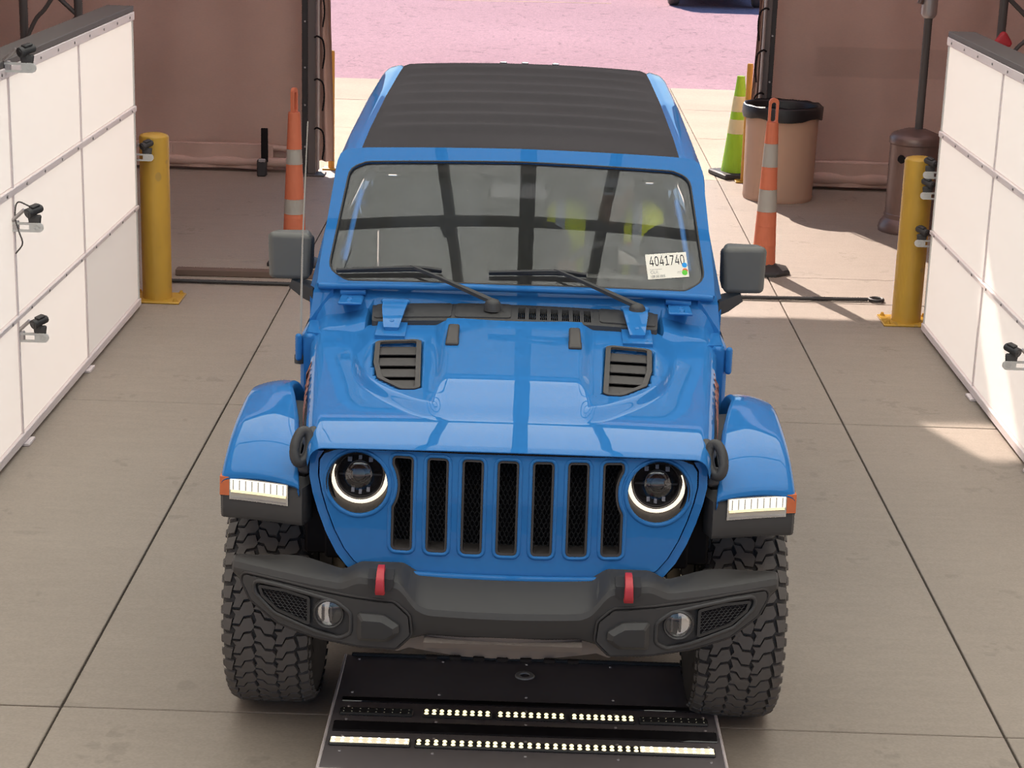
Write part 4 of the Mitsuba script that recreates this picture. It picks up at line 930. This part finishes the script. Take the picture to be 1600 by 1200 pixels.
# roof
def roof_z(x, y):
    return np.interp(y, [1.14, 1.22, 1.6, 2.4, 3.2, 3.50, 3.58], [1.758, 1.778, 1.806, 1.838, 1.848, 1.846, 1.80]) - .020 * (np.abs(x) / .62) ** 2.2
yy_ = np.linspace(1.185, 3.50, 150); xx_ = np.linspace(-1, 1, 41); P = []
ribs = [1.55, 1.80, 2.06, 2.34, 2.62, 2.92, 3.22]
for y in yy_:
    x = xx_ * np.interp(y, [1.185, 3.5], [.632, .616]); sag = 0
    d = min(abs(y - q) for q in ribs); lift = .013 * math.exp(-(d / .075) ** 2) if y > 1.3 else 0
    P.append(np.stack([x, np.full_like(x, y), roof_z(x, y) + .010 + lift * (1 - (np.abs(xx_)) ** 6) - .010 * (np.abs(xx_) > .99)], -1))
RF = put('roof_panel', grid(np.array(P)), FABRIC, V, smooth=True, label='black fabric roof panel with cross ribs')
for q in (-.11, .0, .155): put('clip', rhull([(q - .012, 3.50, roof_z(q, 3.5) + .014), (q + .012, 3.50, roof_z(q, 3.5) + .014)], .006), CHROME, RF)
rows = []
for y in np.concatenate([[1.14, 1.16, 1.185], np.linspace(1.25, 3.48, 40), [3.53, 3.57, 3.59]]):
    wo = np.interp(y, [1.14, 1.4, 3.3, 3.59], [.704, .712, .706, .69]); wi = np.interp(y, [1.185, 3.5], [.632, .616])
    z0 = float(roof_z(wi, y)); half = [(wi - .03, z0 - .004), (wi, z0), (wi + .012, z0 + .008), (wi + .03, z0 + .005), (wo - .020, z0 - .004), (wo - .006, z0 - .012), (wo + .004, z0 - .034), (wo + .022, z0 - .13)]
    if y < 1.185 or y > 3.5: mid = [(q, float(roof_z(q, y))) for q in np.linspace(-.5, .5, 11)]
    else: mid = [(q, float(roof_z(q, y)) - .012) for q in np.linspace(-.5, .5, 11)]
    A = np.array([(-a, b) for a, b in half[::-1]] + mid + half); rows.append(np.stack([A[:, 0], np.full(len(A), y), A[:, 1]], -1))
P = np.array(rows); P[0, :, 2] -= .02
put('hardtop', grid(P), PAINT, V, smooth=True)
rail = []
for y in np.linspace(1.12, 3.55, 30):
    wo = np.interp(y, [1.12, 1.4, 3.3, 3.59], [.722, .736, .730, .712]); rail.append((wo, y, float(roof_z(.6, y)) - .105 - .03 * float(sstep(1.3, 1.1, y))))
both('drip_rail', tube(np.array(rail), .010, 8), PAINT, smooth=True)

# cab: doors, pillars, side glass, tub, tailgate, rear fenders
def sidepoly(pts, x0, x1):
    return plate(sg.Polygon(pts), x1 - x0, lambda v: np.stack([x0 + v[:, 2], v[:, 0], v[:, 1]], -1))
for s in (1, -1):
    f = (lambda m: m) if s > 0 else mirror
    for nm, pts, hy in (('front_door', [(.93, .56), (1.86, .56), (1.86, 1.245), (.93, 1.245)], 1.74), ('rear_door', [(1.875, .56), (2.55, .56), (2.80, .86), (2.80, 1.245), (1.875, 1.245)], 2.68)):
        D = put(nm, f(sidepoly(rpoly(pts, .03), .745, .800)), PAINT, V, smooth=25)
        put('door_handle', f(rhull([(.818, hy - .09, 1.12), (.818, hy + .06, 1.12)], .014)), PAINT, D)
        wy = (1.02, 1.80) if nm == 'front_door' else (1.90, 2.74)
        wp = [(wy[0], 1.25), (wy[1], 1.25), (wy[1], 1.70), (wy[0] + (.22 if nm == 'front_door' else 0), 1.70)]
        def inw(v): return np.stack([.775 - .10 * (v[:, 1] - 1.25) / .45 + v[:, 2], v[:, 0], v[:, 1]], -1)
        outer = sg.Polygon([(a + (-.05 if a == wy[0] else .03), b) if b < 1.3 else (a + (-.05 if a < wy[1] else .03), b + .03) for a, b in wp])
        put('window_frame', f(plate(outer.difference(sg.Polygon(wp).buffer(-.01)), .03, inw)), PAINT, D)
        m = plate(sg.Polygon(wp), .004, inw); put('side_glass', f(m), GLASS if nm == 'front_door' else PRIV, D)
        for hz in (.75, 1.08):
            put('hinge', f(rhull([(.808, wy[0] - .12 if nm == 'front_door' else 1.88, hz), (.808, wy[0] - .06 if nm == 'front_door' else 1.93, hz)], .012)), PAINT, D)
    q = sg.Polygon([(2.815, 1.245), (2.815, .90), (2.56, .56), (2.50, .50), (3.60, .50), (3.62, 1.245)]).difference(sg.Point(3.008, .42).buffer(.47))
    put('quarter_panel', f(plate(max(getattr(q, 'geoms', [q]), key=lambda g: g.area), .055, lambda v: np.stack([.745 + v[:, 2], v[:, 0], v[:, 1]], -1))), PAINT, V, smooth=25)
    put('rear_pillar', f(plate(sg.Polygon([(3.36, 1.245), (3.62, 1.245), (3.57, 1.74), (3.33, 1.74)]), .03, inw)), PAINT, V)
    put('rear_side_glass', f(plate(sg.Polygon([(2.84, 1.25), (3.36, 1.25), (3.33, 1.72), (2.84, 1.72)]), .004, inw)), PRIV, V)
    put('sill', f(cbox(.70, .80, .62, 2.6, .49, .57, .02)), BLACKP, V)
    ar = bez((2.42, .62), (2.50, .82), (2.70, .955), (3.0, .985), (3.30, .955), (3.50, .82), (3.56, .66), n=6)
    put('rear_fender', f(loft(np.array([[(.78, y, z + .02), (.90, y, z + .022), (.936, y, z + .01), (.938, y, z - .03), (.78, y, z - .03)] for y, z in ar]))), PAINT, V, smooth=30)
    put('inner_pillar', f(tube(wsm(-.035)(np.array([[.668, .115, 0], [.640, .30, 0], [.618, sy(1.63), 0]])), .011, 8)), PAINT, V)
    put('belt_side', f(cbox(.735, .80, .60, .93, .56, 1.16, .015)), PAINT, V)
    # mirrors
    M = put('door_mirror', f(rhull([(.828, .975, 1.305), (.940, .955, 1.312), (.822, .975, 1.445), (.943, .955, 1.452), (.83, 1.06, 1.32), (.935, 1.05, 1.325), (.83, 1.06, 1.44), (.935, 1.05, 1.44)], .022, 2)), satin('mirror_shell', (.15, .145, .135), .25) if 'mat_mirror_shell' not in scene else 'mat_mirror_shell', V, smooth=40)
    put('side_face', f(rhull([(.815, .985, 1.31), (.815, 1.05, 1.32), (.812, .985, 1.435), (.812, 1.05, 1.43)], .016)), BLACKP, M)
    put('arm', f(hull([(a, y, z) for a, y, z in ((.79, .93, 1.20), (.79, 1.05, 1.20), (.79, .93, 1.255), (.79, 1.05, 1.255), (.885, .955, 1.255), (.885, 1.03, 1.255), (.875, .955, 1.285), (.875, 1.03, 1.285), (.83, .945, 1.215), (.83, 1.04, 1.215))])), BLACKP, M, smooth=30)
    put('mirror_glass', f(cbox(.835, .94, 1.072, 1.076, 1.31, 1.45, .001)), CHROME, M)
put('tailgate', cbox(-.74, .74, 3.56, 3.62, .52, 1.245, .02), PAINT, V)
put('rear_glass', hull([(a, y, z) for a, y, z in ((-.755, 3.60, 1.25), (.755, 3.60, 1.25), (-.67, 3.55, 1.74), (.67, 3.55, 1.74), (-.755, 3.604, 1.25), (.755, 3.604, 1.25), (-.67, 3.554, 1.74), (.67, 3.554, 1.74))]), PRIV, V)
put('rear_bumper', cbox(-.80, .80, 3.62, 3.74, .48, .62, .02), BLACKP, V)
SPW = put('spare_wheel', lathe([(.21, -.11), (.30, -.14), (.39, -.135), (.41, -.10), (.413, .10), (.39, .135), (.30, .14), (.2, .11), (0, .08)], 48, 'y', at=(.02, 3.78, .95)), RUBBER, V)
put('cab_floor', cat(cbox(-.74, .74, .66, 3.58, .60, .64, .01), cbox(-.74, .74, .62, .68, .60, 1.08, .01)), BLACK, V)
put('antenna', tube(np.array([(-.800, .615, 1.12), (-.792, .613, 1.5), (-.772, .61, 1.955)]), [.0055, .003, .0022], 8), matte('antenna_pale', .42, .38, .33), V)
put('antenna_base', lathe([(0, .045), (.009, .04), (.012, .0), (.020, -.01), (.020, -.04), (0, -.04)], 16, at=(-.803, .615, 1.085)), BLACKP, V)
both('body_hinge', rhull([(.805, .60, 1.07), (.805, .60, 1.15)], .013), PAINT)

# interior
DS = put('dashboard', loft(np.array([[(x, .93, 1.16), (x, .95, 1.262 - .01 * abs(x)), (x, 1.10, 1.275), (x, 1.24, 1.255), (x, 1.30, 1.20), (x, 1.32, 1.0), (x, 1.30, .80), (x, .95, .80)] for x in np.linspace(-.70, .70, 15)])), DASH, V, smooth=30)
put('gauge_hood', rhull([(.24, 1.20, 1.26), (.50, 1.20, 1.26), (.24, 1.30, 1.24), (.50, 1.30, 1.24)], .03), DASH, DS)
aa = np.linspace(0, 2 * np.pi, 48, endpoint=False); tl = math.radians(62)
sc_ = np.array([.375, 1.45, 1.185])
def swp(r, a): return sc_ + np.array([r * math.cos(a), r * math.sin(a) * math.cos(tl), r * math.sin(a) * math.sin(tl)])
SWH = put('steering_wheel', tube(np.array([swp(.182, a) for a in aa]), .0165, 10, True), DASH, V, smooth=True)
put('hub', rhull([swp(.05, a) for a in (0, 1.57, 3.14, 4.71)], .03), DASH, SWH)
for a in (0.1, math.pi - .1, -math.pi / 2): put('spoke', tube(np.array([swp(.04, a), swp(.18, a)]), .016, 8), DASH, SWH)
put('column', cyl(sc_, sc_ + np.array([0, -.2, -.10]), .04, 14), DASH, SWH)
for x in (-.37, .37):
    SE = put('seat', rhull([(x - .20, 1.62, .88), (x + .20, 1.62, .88), (x - .20, 2.06, .85), (x + .20, 2.06, .85)], .07), SEATM, V)
    put('backrest', rhull([(x - .19, 2.12, .92), (x + .19, 2.12, .92), (x - .16, 2.28, 1.42), (x + .16, 2.28, 1.42)], .06), SEATM, SE)
    put('headrest', rhull([(x - .10, 2.29, 1.54), (x + .10, 2.29, 1.54), (x - .09, 2.30, 1.66), (x + .09, 2.30, 1.66)], .04), SEATM, SE)
SE = put('rear_seat', rhull([(-.58, 2.62, .90), (.58, 2.62, .90), (-.58, 3.0, .88), (.58, 3.0, .88)], .07), SEATM, V)
put('backrest', rhull([(-.58, 3.10, .95), (.58, 3.10, .95), (-.56, 3.22, 1.42), (.56, 3.22, 1.42)], .06), SEATM, SE)
put('roll_bar', cat(*[tube(bez((s * .66, 2.40, 1.2), (s * .62, 2.40, 1.62), (s * .52, 2.40, 1.71), (0, 2.40, 1.73), n=8), .035, 10) for s in (1, -1)], *[tube(np.array([(s * .60, 1.24, 1.66), (s * .60, 2.40, 1.70)]), .03, 10) for s in (1, -1)]), DASH, V)
put('rear_view_mirror', cat(rhull([(-.10, 1.20, 1.60), (.10, 1.20, 1.60), (-.09, 1.20, 1.64), (.09, 1.20, 1.64)], .014), cyl((0, 1.19, 1.63), (0, 1.15, 1.70), .010, 8)), DASH, V)
put('sun_visor', cat(cbox(-.60, -.12, 1.20, 1.36, 1.715, 1.73, .006), cbox(.12, .60, 1.20, 1.36, 1.715, 1.73, .006)), DASH, V)
put('headliner', cbox(-.60, .60, 1.22, 3.48, 1.735, 1.745, .004), DASH, V)

# ------------------------------------------------------------------ the driver
def bones(bs, edge=.02, it=8, grow=0.0):
    ms = []
    for a, ra, b, rb in bs:
        sa = trimesh.creation.icosphere(2, ra + grow).vertices + np.asarray(a, float); sb = trimesh.creation.icosphere(2, rb + grow).vertices + np.asarray(b, float)
        ms.append(m3.Manifold.hull_points(np.vstack([sa, sb])))
    M = m3.Manifold.batch_boolean(ms, m3.OpType.Add).refine_to_length(edge); t = unman(M); t.merge_vertices()
    trimesh.smoothing.filter_taubin(t, iterations=it); return t
PE = thing('person', 'driver in an open yellow hi-vis vest leaning towards the steering wheel', 'person')
pel, wa, ch, nb = (.37, 1.98, .99), (.37, 1.99, 1.12), (.365, 1.965, 1.28), (.375, 1.90, 1.405)
hd = np.array([.392, 1.775, 1.515]); shL, shR = (.185, 1.925, 1.365), (.565, 1.925, 1.365)
hl_, hr_ = swp(.182, math.radians(158)), swp(.182, math.radians(20))
elL, elR = (.145, 1.72, 1.16), (.63, 1.72, 1.16)
tors = [(pel, .145, wa, .135), (wa, .135, ch, .15), (ch, .15, nb, .085), ((.27, 1.95, 1.32), .10, shL, .078), ((.46, 1.95, 1.32), .10, shR, .078)]
arm = [(shL, .068, elL, .048), (shR, .068, elR, .048), (elL, .046, tuple(hl_ + [0, .07, -.03]), .032), (elR, .046, tuple(hr_ + [0, .07, -.03]), .032)]
legs = [((.30, 1.93, .95), .095, (.23, 1.50, 1.0), .065), ((.44, 1.93, .95), .095, (.52, 1.50, 1.0), .065), ((.23, 1.50, 1.0), .062, (.27, 1.34, .72), .045), ((.52, 1.50, 1.0), .062, (.48, 1.34, .72), .045), ((.27, 1.36, .70), .045, (.27, 1.27, .685), .04), ((.48, 1.36, .70), .045, (.48, 1.27, .685), .04)]
head = [(nb, .058, tuple(hd + [-.005, .03, -.07]), .055), (tuple(hd + [0, .02, .02]), .092, tuple(hd + [0, -.03, .02]), .082), (tuple(hd + [0, -.02, -.03]), .075, tuple(hd + [0, -.055, -.085]), .040), (tuple(hd + [0, -.105, .0]), .012, tuple(hd + [0, -.122, -.025]), .016),
        (tuple(hd + [-.085, .02, .0]), .012, tuple(hd + [-.09, .025, -.03]), .010), (tuple(hd + [.085, .02, .0]), .012, tuple(hd + [.09, .025, -.03]), .010)]
def hand(c, s):
    c = np.asarray(c); out = [(tuple(c + [0, .05, -.02]), .026, tuple(c + [0, .022, .012]), .027)]
    for q, dx in enumerate((-.030, -.010, .010, .030)):
        L = (.85, 1.0, .95, .78)[q]
        k1, k2, k3 = c + [dx, .022, .020], c + [dx, -.012 * L, .028], c + [dx, -.030 * L, .004]
        out += [(tuple(k1), .010, tuple(k2), .009), (tuple(k2), .009, tuple(k3), .008)]
    out += [(tuple(c + [-s * .028, .030, -.004]), .012, tuple(c + [-s * .034, .0, -.012]), .010), (tuple(c + [-s * .034, .0, -.012]), .010, tuple(c + [-s * .022, -.020, -.014]), .009)]
    return out
put('body', bones(tors + arm + legs, .022), SHIRT, PE, smooth=True, label='dark work clothes')
put('head', bones(head, .010, 6), SKIN, PE, smooth=True)
for s in (1, -1):
    put('eye', move(trimesh.creation.icosphere(2, .011), hd + [s * .032, -.098, .018]), WHITEB, PE); put('hand', bones(hand(hl_ if s < 0 else hr_, s), .006, 4), SKIN, PE, smooth=True)
put('mouth', rhull([hd + [-.02, -.100, -.062], hd + [.02, -.100, -.062]], .005), satin('lip', (.34, .14, .12), .4), PE)
cap = man(trimesh.creation.icosphere(3, 1.0)).scale((.098, .115, .092)).translate(tuple(hd + [0, .0, .04])) - m3.Manifold.cube((.4, .4, .2), True).translate(tuple(hd + [0, 0, -.065]))
put('cap', unman(cap), satin('pale_cap', (.55, .57, .57), .5), PE, smooth=30); put('cap_brim', rhull([hd + [-.06, -.09, .045], hd + [.06, -.09, .045], hd + [-.035, -.165, .03], hd + [.035, -.165, .03]], .007), 'mat_pale_cap', PE)
vs = [(pel, .145, wa, .140), (wa, .140, ch, .155), (ch, .155, (.375, 1.93, 1.35), .11), ((.28, 1.95, 1.31), .11, (.215, 1.93, 1.36), .085), ((.46, 1.95, 1.31), .11, (.535, 1.93, 1.36), .085)]
vest = man(bones(vs, .022, 4, .022)) - m3.Manifold.hull_points(np.array([(x, y, z) for y in (1.6, 1.97) for x, z in ((.285, .8), (.285, 1.30), (.30, 1.6), (.45, 1.6), (.455, 1.30), (.455, .8))])) - m3.Manifold.cube((.17, .5, .2), True).translate((.375, 1.98, 1.47))
put('vest', unman(vest), HIVIS, PE, smooth=True)
sv = man(bones(vs, .022, 4, .027)); vt = []
for x in (.178, .510): vt.append(sv ^ m3.Manifold.cube((.042, .5, .62), True).translate((x, 1.80, 1.22)))
vt.append((sv ^ m3.Manifold.cube((.8, .5, .05), True).translate((.37, 1.80, 1.10))) - m3.Manifold.cube((.18, .6, .2), True).translate((.37, 1.8, 1.10)))
put('vest_tape', cat(*[unman(q) for q in vt]), SILVER, PE, smooth=True)
put('badge', cbox(.470, .485, 1.800, 1.815, 1.262, 1.30, .003), RED, PE); put('paper', move(cbox(-.045, .045, -.002, .002, -.03, .03, .001), (.475, 1.72, 1.25), rx=-20), PAPER, PE)
